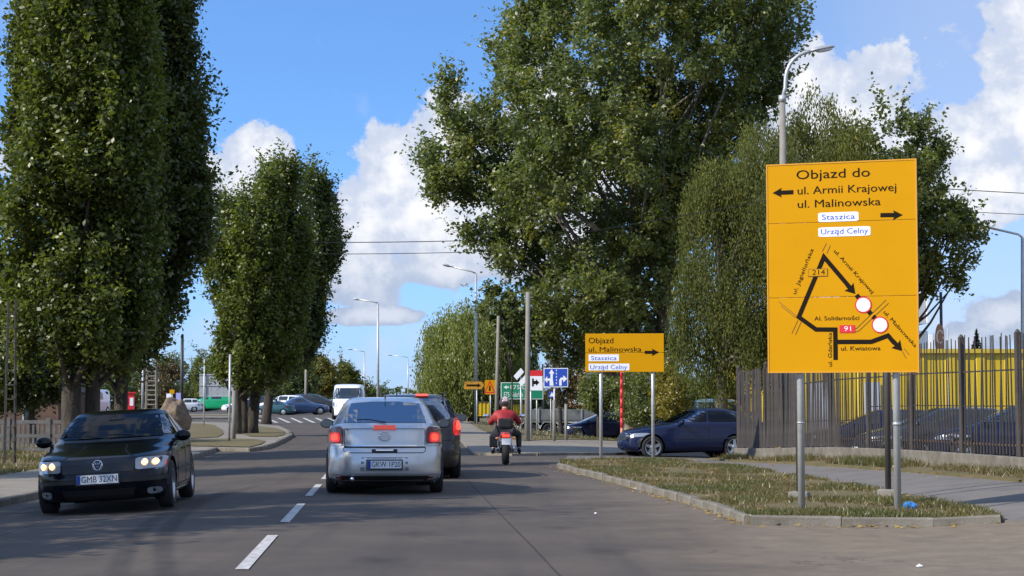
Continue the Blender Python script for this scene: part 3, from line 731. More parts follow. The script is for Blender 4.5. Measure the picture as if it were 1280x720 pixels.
LIFT = dict(lv=[(.18, 2.0, -2.02, .74, 4, 6), (.22, 2.15, -2.18, .84, 3.6, 5.5), (.30, 2.27, -2.27, .885, 3.2, 5), (.42, 2.30, -2.30, .90, 3, 4.6), (.56, 2.28, -2.29, .90, 3, 4.6), (.66, 2.23, -2.25, .895, 3, 4.6), (.72, 2.18, -2.20, .89, 3, 4.8),
                (.80, 2.05, -2.185, .88, 3.2, 5), (.88, 1.7, -2.165, .875, 4, 5), (.94, 1.3, -2.15, .865, 5, 5), (.99, 1.0, -2.14, .85, 5, 5), (1.02, .9, -2.11, .83, 4.6, 5.4), (1.035, .86, -2.0, .81, 4.4, 6), (1.06, .8, -1.88, .795, 4.2, 6),
                (1.18, .55, -1.62, .735, 4.2, 5), (1.30, .3, -1.33, .675, 4.2, 4.6), (1.38, .1, -1.06, .625, 4.2, 4.4), (1.43, -.05, -.8, .56, 4, 4), (1.452, -.2, -.6, .42, 4, 4), (1.458, -.3, -.45, .2, 3, 3)],
            w=.90, wx=(1.36, -1.34), r=.32, rim=.2, belt=1.0, cab=(.8, -1.2), mir=(.72, 1.03), mirw=.83,
            win=[([(-.66, 1.03), (.66, 1.03), (.55, 1.36), (-.55, 1.36)], '+x', M_glassd),
                 ([(-.625, 1.065), (.625, 1.065), (.60, 1.14), (.525, 1.355), (.2, 1.385), (-.2, 1.385), (-.525, 1.355), (-.60, 1.14)], '-x', M_glassd)] +
                sides([chaikin([(.68, 1.05), (-.12, 1.05), (-.14, 1.37), (.2, 1.34)], 1, .08), chaikin([(-.18, 1.05), (-1.08, 1.05), (-1.28, 1.12), (-.92, 1.33), (-.2, 1.37)], 1, .08)], M_glassd), bits=[])
def lampq(pts, ax, m, nm, off=.008): return [(chaikin(pts, 2, .2), ax, m, nm, off), (chaikin(mirror_y(pts), 2, .2), ax, m, nm, off)]
# ---- silver liftback seen from behind
LS = dict(LIFT); Ls = []
rl = [(.615, .72), (.875, .73), (.865, .93), (.79, 1.0), (.62, 1.02)]
Ls += lampq(rl, '-x', M_lampdk, 'tail_lamp', .010)
Ls += lampq([(.66, .775), (.82, .78), (.82, .92), (.665, .93)], '-x', M_lampr, 'tail_lamp_lens', .014)
Ls += lampq([(.69, .80), (.79, .805), (.79, .90), (.69, .905)], '-x', M_brake, 'brake_lamp', .019)
Ls += lampq([(.63, .725), (.80, .73), (.80, .755), (.63, .76)], '-x', M_lampw, 'reverse_lamp', .014)
Ls += [(strip([(-.6, 1.005), (.6, 1.005)], .05), '-x', P_silver, 'boot_spoiler', .035),
       ([(-.17, .965), (.17, .965), (.16, 1.005), (-.16, 1.005)], '-x', M_brake2, 'high_brake_lamp', .05),
       (strip([(-.6, .705), (.6, .705)], .018), '-x', M_seam, 'shut_line', .003), (strip([(.602, .70), (.602, 1.02)], .009), '-x', M_seam, 'shut_line', .003), (strip([(-.602, .70), (-.602, 1.02)], .009), '-x', M_seam, 'shut_line', .003),
       (strip([(-.6, .728), (.6, .728)], .02), '-x', M_chrome, 'chrome_strip', .010),
       (strip([(-.19, .655), (.19, .655)], .045), '-x', M_seam, 'handle_recess', .003), (strip([(-.13, .66), (.13, .66)], .02), '-x', M_chrome, 'boot_handle', .012),
       (strip([(-.61, .70), (-.60, .64), (-.56, .625), (.56, .625), (.60, .64), (.61, .70)], .011), '-x', M_seam, 'shut_line', .003),
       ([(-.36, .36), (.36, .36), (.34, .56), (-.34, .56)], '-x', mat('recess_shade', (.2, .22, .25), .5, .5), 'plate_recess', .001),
       (strip([(-.83, .325), (.83, .325)], .022), '-x', P_silver, 'bumper_lip', .02),
       ([(-.62, .18), (.62, .18), (.66, .285), (-.66, .285)], '-x', M_blk, 'bumper_insert', .010)]
Ls += lampq([(.62, .245), (.72, .25), (.72, .272), (.62, .27)], '-x', M_lampdk, 'reflector', .014)
LS['bits'] = Ls; LS['mirm'] = M_blk
Yv = 27.4; hdg = math.atan2(1, -.065)
def place(px, Y, rear_off, hd):           # rear (or front) plane seen at px, Y -> centre
    return (Xp(px, Y) + math.cos(hd) * rear_off, Y + math.sin(hd) * rear_off)
def onground(x, y, dz=0): return (x, y, gz(x, y) + dz)
cx, cy = place(481, 27.4, 2.3, hdg)
silver, bv = build_car(LS, 'car', 'silver liftback seen from behind with brake lights lit in the middle of the road', 'car', P_silver, onground(cx, cy), hdg)
plate(silver, -2.325, .455, 'GKW 1P20', -1, .50, .112)
bm = bmesh.new()
for a0 in range(1):
    pts = [(-2.235, .075 * math.cos(2 * math.pi * k / 24), .875 + .062 * math.sin(2 * math.pi * k / 24)) for k in range(25)]
    tube(bm, pts, .009, 6, False); tube(bm, [(-2.24, .095, .868), (-2.24, .02, .868), (-2.24, -.02, .884), (-2.24, -.095, .884)], .009, 6)
link('badge', bm, M_chrome, silver, True)
mktube('antenna', [(-.75, 0, 1.44), (-.82, 0, 1.52), (-.93, 0, 1.64)], [.012, .006, .003], M_blk, silver)
mktube('exhaust_pipe', [(-2.1, .48, .25), (-2.31, .48, .235)], .032, M_chrome, silver, 12)
mktube('wiper', [(-2.06, -.02, 1.075), (-1.98, .25, 1.12), (-1.95, .42, 1.115)], .009, M_blk, silver)
# ---- dark wagon ahead of it
WAG = dict(lv=[(.18, 1.95, -2.0, .72, 4, 6), (.22, 2.1, -2.13, .82, 3.6, 6), (.32, 2.18, -2.2, .865, 3.2, 5.5), (.5, 2.2, -2.21, .88, 3, 5.5), (.62, 2.17, -2.2, .88, 3, 5.5), (.74, 2.08, -2.17, .88, 3, 6), (.84, 1.8, -2.16, .875, 3.6, 6), (.92, 1.45, -2.15, .865, 4.5, 6), (1.0, 1.1, -2.12, .845, 5, 6), (1.06, .95, -2.09, .82, 4.6, 6), (1.2, .62, -2.0, .76, 4.3, 5.5), (1.36, .25, -1.88, .68, 4.2, 5), (1.46, .02, -1.76, .62, 4, 5), (1.51, -.15, -1.6, .52, 4, 4.6), (1.53, -.4, -1.3, .35, 4, 4), (1.535, -.6, -1.0, .15, 3, 3)],
           w=.88, wx=(1.3, -1.3), r=.32, rim=.2, belt=1.03, cab=(.9, -1.35), mir=(.75, 1.08), mirw=.83,
           win=[([(-.66, 1.08), (.66, 1.08), (.56, 1.42), (-.56, 1.42)], '+x', M_glassd), (chaikin([(-.68, 1.05), (.68, 1.05), (.56, 1.45), (-.56, 1.45)], 1, .1), '-x', M_glassd)] +
               sides([chaikin([(.75, 1.08), (-.1, 1.08), (-.12, 1.44), (.3, 1.4)], 1, .08), chaikin([(-.16, 1.08), (-1.0, 1.08), (-1.0, 1.44), (-.18, 1.44)], 1, .08), chaikin([(-1.08, 1.08), (-1.95, 1.1), (-1.8, 1.4), (-1.08, 1.44)], 1, .08)], M_glassd),
           bits=lampq([(.70, .78), (.872, .80), (.86, 1.06), (.73, 1.12)], '-x', M_lampr, 'tail_lamp', .012) + lampq([(.76, .88), (.845, .88), (.84, 1.04), (.76, 1.05)], '-x', M_brake, 'brake_lamp', .018) +
               [(strip([(-.04, 1.49), (-.27, 1.49)], .035), '-x', M_brake2, 'high_brake_lamp', .03), (strip([(-.68, .70), (.68, .70)], .014), '-x', M_seam, 'shut_line', .003), (strip([(-.8, .45), (.8, .45)], .03), '-x', M_blk, 'bumper_strip', .015)])
P_wine = paint('black_wine_paint', (.010, .006, .007), .0, .3, .5)
cx, cy = place(578 - 61, 33.0, 2.2, hdg)
wag, _ = build_car(WAG, 'car', 'black estate car with roof rails half hidden ahead of the silver liftback', 'car', P_wine, onground(cx, cy), hdg)
for s in (-1, 1): mktube('roof_rail', [(.1, s * .58, 1.49), (0, s * .58, 1.55), (-1.5, s * .58, 1.56), (-1.65, s * .58, 1.49)], .016, M_blk, wag)
mktube('antenna', [(-1.3, .3, 1.52), (-1.5, .3, 1.66)], [.01, .005], M_blk, wag)
# ---- black saloon coming towards us
def zc(z): return z * .94 if z < 1 else .94 + (z - 1) * .86
BO = dict(SED); Bb = []; BO['lv'] = [(zc(a[0]),) + a[1:] for a in SED['lv']]; BO['win'] = [([(u, zc(v)) for u, v in p], ax, g) for p, ax, g in SED['win']]; BO['mir'] = (.62, .93); BO['belt'] = .9
Bb += [(p_, '+x', M_headl, 'headlamp', .008) for p_ in (chaikin([(.47, .60), (.80, .61), (.83, .76), (.47, .755)], 1, .1), chaikin(mirror_y([(.47, .60), (.80, .61), (.83, .76), (.47, .755)]), 1, .1))]
Bb += lampq([(.70, .585), (.80, .60), (.80, .615), (.70, .60)], '+x', M_headl, 'indicator', .009)
Bb += [([(-.44, .585), (.44, .585), (.47, .74), (.2, .765), (-.2, .765), (-.47, .74)], '+x', M_blk, 'grille', .006),
       ([(-.42, .23), (.42, .23), (.46, .36), (-.46, .36)], '+x', M_blk, 'lower_grille', .006),
       (strip([(-.84, .47), (.84, .47)], .05), '+x', M_blk, 'bumper_strip', .014),
       (strip([(-.47, .76), (-.30, .86), (-.27, .93)], .008), '+x', M_seam, 'shut_line', .003), (strip([(.47, .76), (.30, .86), (.27, .93)], .008), '+x', M_seam, 'shut_line', .003),
       (strip([(-.62, .995), (.62, .995)], .03), '+x', M_blk, 'scuttle', .008)]
Bb += lampq([(.60, .26), (.76, .27), (.76, .35), (.60, .35)], '+x', M_headl, 'fog_lamp', .008)
for s in ('+y', '-y'):
    Bb += [(strip([(.72, .95), (.78, .7), (.74, .32)], .012), s, M_seam, 'shut_line', .003), (strip([(-.21, 1.0), (-.23, .32)], .012), s, M_seam, 'shut_line', .003), (strip([(.74, .33), (-.8, .33)], .012), s, M_seam, 'shut_line', .003),
           (strip([(-1.02, 1.0), (-.86, .7), (-.8, .6)], .012), s, M_seam, 'shut_line', .003), (strip([(.85, .55), (-.72, .55)], .045), s, M_blk, 'rub_strip', .012), (strip([(.88, .245), (-.76, .245)], .03), s, M_chrome, 'sill_strip', .012),
           (strip([(.0, .82), (-.15, .82)], .03), s, P_black, 'door_handle', .025), (strip([(-.75, .83), (-.9, .83)], .03), s, P_black, 'door_handle', .025)]
for s in (1, -1): Bb += [(chaikin([(.04 * s + x, z) for x, z in []] or [(s * .58, .69 + .055), (s * .58 - .05, .69), (s * .58, .69 - .055), (s * .58 + .05, .69)], 2), '+x', M_lit, 'lit_bulb', .02), (chaikin([(s * .70, .69 + .055), (s * .70 - .05, .69), (s * .70, .69 - .055), (s * .70 + .05, .69)], 2), '+x', M_lit, 'lit_bulb', .02)]
BO['bits'] = [([(u, zc(v) - .02) for u, v in p], ax, m_, nm, o_) for p, ax, m_, nm, o_ in Bb]
hb = math.atan2(-1, .075)
cx, cy = place(126, 23.5, -2.19, hb)
bora, _ = build_car(BO, 'car', 'black saloon with headlights on driving towards the camera on the left', 'car', P_black, onground(cx, cy), hb, roll=R(3.2))
plate(bora, 2.215, .45, 'GMB 32XN', 1)
bm = bmesh.new(); rr = .062
tube(bm, [(2.165, rr * math.cos(2 * math.pi * k / 24), .625 + rr * math.sin(2 * math.pi * k / 24)) for k in range(25)], .007, 6, False)
for pts in ([(-.038, .046), (-.018, .006), (0, .03), (.018, .006), (.038, .046)], [(-.055, .02), (-.026, -.05), (0, -.005), (.026, -.05), (.055, .02)]): tube(bm, [(2.165, y, .625 + z) for y, z in pts], .006, 6)
link('badge', bm, M_chrome, bora, True)
for y0, y1 in ((.55, -.05), (0, -.58)): mktube('wiper', [(.97, y0, .94), (.80, (y0 + y1) / 2, .985), (.80, y1, .995)], .008, M_blk, bora)
bm = bmesh.new(); box(bm, .22, .25, -.11, .11, 1.14, 1.20, .01); link('rear_view_mirror', bm, M_blk, bora)
# ---- dark blue hatchback leaving the side street
AU = dict(LIFT); AU['wx'] = (1.56, -.95); AU['spokes'] = 5; AU['rim'] = .235; AU['r'] = .325
AU['bits'] = lampq([(.50, .61), (.74, .63), (.76, .74), (.50, .71)], '+x', M_headl, 'headlamp', .008) + [([(-.4, .52), (.4, .52), (.42, .72), (-.42, .72)], '+x', M_blk, 'grille', .006)] + \
    [b for s in ('+y', '-y') for b in ((strip([(.80, .97), (.86, .7), (.8, .32)], .014), s, M_seam, 'shut_line', .003), (strip([(-.15, 1.03), (-.17, .32)], .014), s, M_seam, 'shut_line', .003), (strip([(.8, .33), (-.85, .33)], .014), s, M_seam, 'shut_line', .003),
       (strip([(.85, .58), (-.8, .58)], .04), s, P_navy, 'rub_strip', .016), (strip([(-.02, .88), (-.15, .88)], .03), s, P_navy, 'door_handle', .025), (strip([(-.85, .88), (-1.0, .88)], .03), s, P_navy, 'door_handle', .025), ([(2.10, .63), (2.2, .63), (2.18, .71), (2.08, .72)], s, M_headl, 'headlamp', .008))]
ha = R(180 + 14)
cx, cy = Xp(867, 49), 49
audi, _ = build_car(AU, 'car', 'dark blue hatchback with silver spoked wheels waiting in the side street', 'car', P_navy, onground(cx, cy, -.01), ha); audi.scale = (.9, .9, .9)

# ---- far traffic, one outline per kind
FAR = dict(SED); FAR['open'] = False
HATCH = dict(WAG); HATCH['open'] = False
def far_bits(): 
    return lampq([(.52, .60), (.82, .63), (.84, .76), (.52, .72)], '+x', M_headl, 'headlamp', .012) + lampq([(.62, .72), (.84, .73), (.83, .95), (.66, .95)], '-x', M_lampdk, 'tail_lamp', .012) + [([(-.42, .55), (.42, .55), (.44, .72), (-.44, .72)], '+x', M_blk, 'grille', .01), ([(-.26, .42), (.26, .42), (.26, .53), (-.26, .53)], '-x', M_platew, 'number_plate', .014), ([(-.26, .34), (.26, .34), (.26, .45), (-.26, .45)], '+x', M_platew, 'number_plate', .014)]
FAR['bits'] = far_bits(); HATCH['bits'] = far_bits()
VAN = dict(lv=[(.25, 2.3, -2.35, .82, 4, 7), (.32, 2.45, -2.45, .92, 3.4, 7), (.6, 2.5, -2.48, .95, 3.2, 7), (.9, 2.42, -2.48, .95, 3.2, 7), (1.1, 2.2, -2.47, .95, 3.8, 7), (1.2, 1.95, -2.46, .94, 4.5, 7), (1.4, 1.6, -2.44, .92, 4.5, 7), (1.7, 1.25, -2.4, .89, 4.5, 7), (1.95, .95, -2.34, .85, 5, 7), (2.05, .7, -2.2, .78, 5, 6), (2.08, .5, -1.9, .5, 5, 5), (2.09, .3, -1.5, .2, 4, 4)],
           w=.95, wx=(1.55, -1.45), r=.34, rim=.2, belt=1.2, open=False,
           win=[([(-.78, 1.22), (.78, 1.22), (.72, 1.85), (-.72, 1.85)], '+x', M_farglass), ([(-.7, 1.2), (.7, 1.2), (.66, 1.8), (-.66, 1.8)], '-x', M_farglass)] + sides([[(1.75, 1.2), (.9, 1.2), (.9, 1.8), (1.3, 1.75)], [(.6, 1.25), (-.4, 1.25), (-.4, 1.8), (.6, 1.8)]], M_farglass), bits=lampq([(.62, .75), (.9, .78), (.88, 1.02), (.62, 1.0)], '+x', M_headl, 'headlamp', .012) + lampq([(.8, .8), (.93, .8), (.93, 1.2), (.82, 1.2)], '-x', M_lampdk, 'tail_lamp', .012) + [([(-.26, .5), (.26, .5), (.26, .62), (-.26, .62)], '+x', M_platew, 'number_plate', .014)])
def far_car(sp, lab, cat, pt, px, Y, deg, detail=0, py=None, name='car', sc=1.0):
    X = Xp(px, Y); z = gz(X, Y) if py is None else Zp(py, Y)
    r, _ = build_car(sp, name, lab, cat, pt, (X, Y, z), R(deg), detail=detail); r.scale = (sc,) * 3; return r
far_car(HATCH, 'dark blue hatchback parked facing left near the flatbed truck', 'car', P_navy, 748, 100, 187, 1, sc=.95)
far_car(FAR, 'blue saloon turning beyond the crossing stripes on the left', 'car', P_blue, 378, 152, 20, 0)
far_car(HATCH, 'black off-roader with upright tail beyond the blue saloon', 'car', P_dark, 397, 166, 15, 0, sc=1.12)
far_car(HATCH, 'pale silver people carrier with red tail lamp behind the poplar trunk', 'car', P_white, 351, 160, 160, 0, sc=1.05)
far_car(FAR, 'small teal car in front of the silver people carrier', 'car', P_teal, 343, 150, 170, 0, sc=.8)
far_car(HATCH, 'white hatchback left of the green van', 'car', P_white, 227, 178, 200, 0, sc=.85)
far_car(FAR, 'dark grey saloon close behind the white hatchback', 'car', P_dark, 238, 192, 190, 0, sc=.9)
far_car(VAN, 'bright green delivery van under the blank board', 'van', P_green, 272, 188, 187, 0, name='van', sc=1.0)
far_car(FAR, 'small white car half hidden by the poplar trunks', 'car', P_white, 303, 174, 190, 0, sc=.9)
far_car(HATCH, 'dark car seen between the two poplar trunks', 'car', P_dark, 318, 168, 185, 0)
far_car(VAN, 'white van half hidden behind the big poplar trunk on the left', 'van', P_white, 113, 150, 262, 0, name='van')
far_car(VAN, 'white box van coming towards us ahead of the silver liftback', 'van', P_white, 436, 120, 274, 1, name='van', sc=1.1)
far_car(FAR, 'dark saloon following beside the white box van', 'car', P_dark, 452, 108, 96, 0, sc=1.0)
far_car(HATCH, 'pale blue car nosing out behind the dark blue hatchback roof', 'car', paint('pale_blue_paint', (.2, .33, .45), .3), 897, 66, 268, 1, sc=1.2)
for px, Y, dg, pt, lb in ((1165, 46, 185, P_dark, 'dark grey car parked behind the railings left of the yellow hall'), (1262, 44, 172, P_navy, 'dark blue car parked behind the railings at the right edge'), (1090, 52, 180, P_navy, 'navy car parked behind the railings under the big sign')):
    far_car(HATCH, lb, 'car', pt, px, Y, dg, 1, sc=.9)
# ---- flatbed truck on the right
def truck():
    Y = 112; t = empty('truck', onground(Xp(712, Y), Y, -.1), R(4), 'grey flatbed truck with dropside body and white mudguards on the right lot', 'truck')
    M_g = mat('dropside_grey', (.16, .17, .17), .6, var=.2, vscale=2)
    M_fr = mat('chassis', (.02, .02, .02), .7)
    bm = bmesh.new(); box(bm, -3.2, 3.6, -.45, .45, .75, .95); link('chassis', bm, M_fr, t)
    mkbox('load_floor', -3.3, 1.9, -1.2, 1.2, 1.0, 1.12, M_g, t)
    for k in range(4):
        for s in (-1, 1): mkbox('dropside', -3.3 + k * 1.3 + .02, -3.3 + (k + 1) * 1.3 - .02, s * 1.2 - .025, s * 1.2 + .025, 1.12, 1.75, M_g, t, .01)
    for k in range(5):
        for s in (-1, 1): mkbox('stake', -3.34 + k * 1.3, -3.26 + k * 1.3, s * 1.24 - .04, s * 1.24 + .04, 1.0, 1.8, M_galv, t)
    mkbox('tailboard', -3.35, -3.3, -1.2, 1.2, 1.12, 1.75, M_g, t); mkbox('headboard', 1.9, 1.96, -1.2, 1.2, 1.1, 2.2, M_g, t)
    cab = shell([(.5, 3.9, 2.05, 1.0, 6, 8), (.6, 4.0, 2.0, 1.12, 5, 8), (1.2, 4.03, 2.0, 1.15, 5, 8), (1.7, 3.98, 2.0, 1.14, 5, 8), (2.3, 3.75, 2.0, 1.08, 5, 8), (2.5, 3.5, 2.1, .95, 5, 6), (2.55, 3.2, 2.3, .6, 4, 4)], 14, 3); bv_ = BVHTree.FromBMesh(cab)
    cb = link('cab', cab, mat('truck_cab_paint', (.10, .13, .12), .5), t, True)
    patch(bv_, [(-.95, 1.55), (.95, 1.55), (.88, 2.25), (-.88, 2.25)], '+x', .01, M_farglass, 'windscreen', cb, .2, 0)
    for s in ('+y', '-y'): patch(bv_, [(3.6, 1.5), (2.5, 1.5), (2.5, 2.2), (3.4, 2.2)], s, .01, M_farglass, 'side_window', cb, .2, 0)
    for x in (3.0, -1.3, -2.5):
        for s in (-1, 1): wheel(t, x, s * 1.0, .48, .27, .28, s, 8)
    for x in (-1.3, -2.5, 3.0):
        bm = bmesh.new()
        for s in (-1, 1):
            pts = [(x + .6 * math.cos(R(a)), .48 + .6 * math.sin(R(a))) for a in range(10, 171, 16)]; ou = [(x + .64 * math.cos(R(a)), .48 + .64 * math.sin(R(a))) for a in range(10, 171, 16)]
            prism(bm, pts + ou[::-1], s * .85 - .0, s * 1.18, lambda a, b, h: (a, h, b))
        bmesh.ops.recalc_face_normals(bm, faces=bm.faces); link('mudguard', bm, P_white, t)
truck()

# ---- people
def skin(name, pts, edges, m, parent, sub=2, root=0):
    me = bpy.data.meshes.new(name); me.from_pydata([p[:3] for p in pts], edges, []); me.update()
    o = bpy.data.objects.new(name, me); C.objects.link(o); o.parent = parent
    o.modifiers.new('skin', 'SKIN').use_smooth_shade = True
    if not me.skin_vertices: me.skin_vertices.new()
    for i, p in enumerate(pts):
        sv = me.skin_vertices[0].data[i]; r = p[3]; sv.radius = (r, r) if not isinstance(r, tuple) else r; sv.use_root = (i == root)
    o.modifiers.new('sub', 'SUBSURF').levels = sub; o.modifiers['sub'].render_levels = sub
    me.materials.append(m); return o
M_skin = mat('skin', (.48, .27, .19), .6); M_red = mat('red_jacket', (.30, .012, .014), .6, var=.25, vscale=9, bump=.5, bscale=12); M_dkcl = mat('dark_trousers', (.022, .022, .028), .85, var=.3, vscale=12)
def rider(parent_loc, rz):
    p = empty('person', parent_loc, rz, 'rider in red jacket, dark trousers and dark helmet with a pale highlight sitting on the motorcycle', 'person')
    b = [(-.28, 0, .82, .13), (-.22, 0, .98, .14), (-.06, 0, 1.16, (.17, .12)), (.06, 0, 1.28, .07), (.11, 0, 1.34, .06), (.16, 0, 1.42, .09), (.18, 0, 1.50, .08)]
    e = [(0, 1), (1, 2), (2, 3), (3, 4), (4, 5), (5, 6)]; ja = [(-.28, 0, .80, .15), (-.22, 0, .98, .165), (-.07, 0, 1.15, (.20, .15)), (.04, 0, 1.255, .10), (.09, 0, 1.33, .072)]; je = [(0, 1), (1, 2), (2, 3), (3, 4)]
    tr_ = [(-.28, 0, .84, .15)]; te = []
    for s in (-1, 1):
        i = len(b); b += [(-.02, s * .20, 1.19, .07), (.06, s * .34, 1.0, .045), (.34, s * .32, .96, .034), (.42, s * .32, .965, .03)]
        e += [(2, i), (i, i + 1), (i + 1, i + 2), (i + 2, i + 3)]
        for q_ in range(5):
            j = len(b); yy = s * (.28 + .02 * q_); zz = .965
            if q_ == 4: yy = s * .27; b += [(.44, yy, .945, .010), (.47, yy, .925, .009)]
            else: b += [(.47, yy, .975, .010), (.50, yy, .95 - .004 * q_, .009)]
            e += [(i + 3, j), (j, j + 1)]
        j = len(ja); ja += [(-.02, s * .21, 1.18, .10), (.06, s * .35, 1.0, .068), (.32, s * .33, .962, .046)]; je += [(2, j), (j, j + 1), (j + 1, j + 2)]
        k = len(b); kn = .34 if s > 0 else .40
        b += [(-.26, s * .12, .80, .09), (.14, s * (kn - .06), .72, .06), (-.10, s * (kn - .06), .34, .04), (.04, s * (kn - .04), .28, .035)]; e += [(0, k), (k, k + 1), (k + 1, k + 2), (k + 2, k + 3)]
        m_ = len(tr_); tr_ += [(-.24, s * .13, .79, .12), (.14, s * (kn - .06), .72, .085), (-.09, s * (kn - .06), .38, .062)]; te += [(0, m_), (m_, m_ + 1), (m_ + 1, m_ + 2)]
        bt = [(-.10, s * (kn - .06), .40, .05), (-.11, s * (kn - .06), .31, .052), (-.02, s * (kn - .05), .28, .046), (.08, s * (kn - .04), .27, .036)]; skin('boot', bt, [(0, 1), (1, 2), (2, 3)], M_blk, p, 1)
    for s in (-1, 1):
        gb = [(.36, s * .32, .962, .042), (.42, s * .32, .966, .04)]; ge = [(0, 1)]
        for q_ in range(5):
            yy = s * ((.28 + .02 * q_) if q_ < 4 else .27); gb += [(.47, yy, .976 if q_ < 4 else .945, .0145), (.505, yy, .95 - .004 * q_ if q_ < 4 else .925, .013)]; ge += [(1, len(gb) - 2), (len(gb) - 2, len(gb) - 1)]
        skin('glove', gb, ge, M_blk, p, 1)
    skin('body', b, e, M_skin, p); skin('jacket', ja, je, M_red, p); skin('trousers', tr_, te, M_dkcl, p)
    p.scale = (.92, .92, .92); hm = link('helmet', ell(bmesh.new(), (.17, 0, 1.47), (.145, .125, .14), 24, 16), mat('helmet_dark', (.05, .035, .035), .25, coat=1), p, True)
    bm = ell(bmesh.new(), (.20, 0, 1.475), (.125, .118, .07), 20, 12); link('visor', bm, M_farglass, hm, True)
    mkbox('helmet_highlight', .0, .16, -.07, .05, 1.50, 1.612, mat('helmet_pale', (.62, .5, .5), .3), hm, .02)  # pale highlight on the dark helmet, built in as a coloured block
    bm = box(bmesh.new(), -.40, -.22, -.17, .17, .86, 1.10, .05); link('backpack', bm, mat('black_bag', (.012, .012, .014), .8, bump=.5), p)
def motorcycle():
    Y = 41.0; X = Xp(631, Y); z = gz(X, Y); rz = math.atan2(1, -.03)
    m = empty('motorcycle', (X, Y, z), rz, 'red motorcycle seen from behind in the right half of the road', 'motorcycle')
    for x, w in ((.68, .055), (-.70, .085)):
        wh = bpy.data.objects.new('wheel', None); C.objects.link(wh); wh.parent = m; wh.location = (x, 0, .31)
        link('tyre', lathe(bmesh.new(), [(.22, -w * .6), (.26, -w), (.29, -w * .85), (.31, -w * .3), (.31, w * .3), (.29, w * .85), (.26, w), (.22, w * .6)], 28, 'y'), M_rub, wh, True)
        bm = lathe(bmesh.new(), [(.225, -w * .6), (.20, 0), (.225, w * .6)], 24, 'y')
        for k in range(5): a = k * 2 * math.pi / 5; tube(bm, [(0, 0, 0), (.21 * math.cos(a), 0, .21 * math.sin(a))], .018, 6)
        link('rim', bm, M_rim, wh)
    m.scale = (.92, .92, .92)
    P_r = paint('motorcycle_red', (.45, .02, .015), .1)
    for s in (-1, 1):
        mktube('fork', [(.68, s * .1, .31), (.42, s * .09, .95)], .025, M_chrome, m); mktube('swing_arm', [(-.70, s * .11, .31), (-.1, s * .1, .42)], .028, M_dkst, m)
        mktube('handlebar', [(.42, 0, .97), (.40, s * .2, 1.0), (.36, s * .38, .95)], .014, M_blk, m)
        mi = mktube('mirror_stalk', [(.40, s * .28, 1.0), (.46, s * .40, 1.13)], .008, M_blk, m)
        bm = ell(bmesh.new(), (.46, s * .44, 1.15), (.02, .075, .05)); link('mirror', bm, M_chrome, m, True)
        mktube('footpeg', [(-.02, s * .12, .29), (-.02, s * .3, .27)], .013, M_dkst, m); mktube('shock_absorber', [(-.6, s * .12, .4), (-.42, s * .12, .7)], .03, M_chrome, m)
    link('fuel_tank', shell([(.66, .3, -.12, .08, 2.4, 2.4), (.72, .38, -.16, .15, 2.4, 2.4), (.84, .38, -.14, .17, 2.3, 2.3), (.93, .3, -.04, .13, 2.3, 2.3), (.96, .2, .05, .05, 2.2, 2.2)], 10, 3), P_r, m, True)
    link('fairing', shell([(.45, .5, .1, .10, 2.4, 3), (.6, .62, .12, .17, 2.3, 3), (.85, .7, .3, .19, 2.3, 3), (1.0, .62, .42, .15, 2.3, 3), (1.08, .55, .46, .08, 2.3, 3)], 10, 3), P_r, m, True)
    link('windshield', shell([(1.0, .66, .5, .15, 2.3, 3), (1.12, .56, .46, .12, 2.3, 3), (1.2, .48, .42, .07, 2.3, 3)], 8, 3), M_farglass, m, True)
    link('engine', box(bmesh.new(), -.16, .3, -.17, .17, .26, .62, .04), M_dkst, m)
    link('seat', box(bmesh.new(), -.72, -.1, -.13, .13, .70, .79, .04), M_blk, m)
    link('tail_unit', shell([(.58, -.3, -.78, .07, 3, 3), (.64, -.2, -.88, .12, 3, 3), (.72, -.2, -.93, .13, 3, 3), (.78, -.25, -.90, .09, 3, 3)], 8, 3), P_r, m, True)
    mkbox('tail_lamp', -.96, -.92, -.09, .09, .655, .72, M_brake, m, .015)
    for s in (-1, 1): link('indicator', ell(bmesh.new(), (-.88, s * .2, .63), (.03, .045, .03), 10, 8), mat('amber', (.6, .2, .02), .3), m, True)
    link('rear_mudguard', box(bmesh.new(), -.95, -.80, -.08, .08, .40, .64, .02), M_blk, m)
    mkbox('number_plate', -.975, -.965, -.1, .1, .48, .63, M_platew, m, .003)
    for s in (-1, 1): mktube('exhaust_pipe', [(.2, s * .12, .3), (-.2, s * .17, .28), (-.8, s * .18, .40)], [.025, .03, .05], M_chrome, m, 12)
    mkbox('side_case', -.85, -.45, .2, .38, .42, .70, M_blk, m, .03)
    rider((X, Y, z), rz)
motorcycle()
# driver of the black saloon (rides in the car, wheel on the left-hand side)
dr = empty('person', bora.matrix_basis.to_translation(), hb, 'driver with fair hair behind the windscreen of the black saloon', 'person')
dr.rotation_euler = bora.rotation_euler; dr.scale = (.9, 1, .9)
bpts = [(-.12, .36, .60, .15), (-.14, .36, .80, .15), (-.15, .36, 1.0, (.17, .12)), (-.14, .36, 1.09, .055), (-.12, .36, 1.15, .06), (-.11, .36, 1.22, .085), (-.11, .36, 1.28, .07)]
ed = [(i, i + 1) for i in range(6)]
for s in (-1, 1):
    i = len(bpts); bpts += [(-.12, .36 + s * .19, 1.0, .06), (.05, .36 + s * .26, .82, .045), (.28, .36 + s * .17, .92, .035), (.34, .36 + s * .16, .95, .028)]; ed += [(2, i), (i, i + 1), (i + 1, i + 2), (i + 2, i + 3)]
    for q_ in range(5):
        j = len(bpts); a = .36 + s * (.13 + .016 * q_); bpts += [(.38, a, .965 - .01 * q_, .009), (.37, a, .935 - .01 * q_, .008)]; ed += [(i + 3, j), (j, j + 1)]
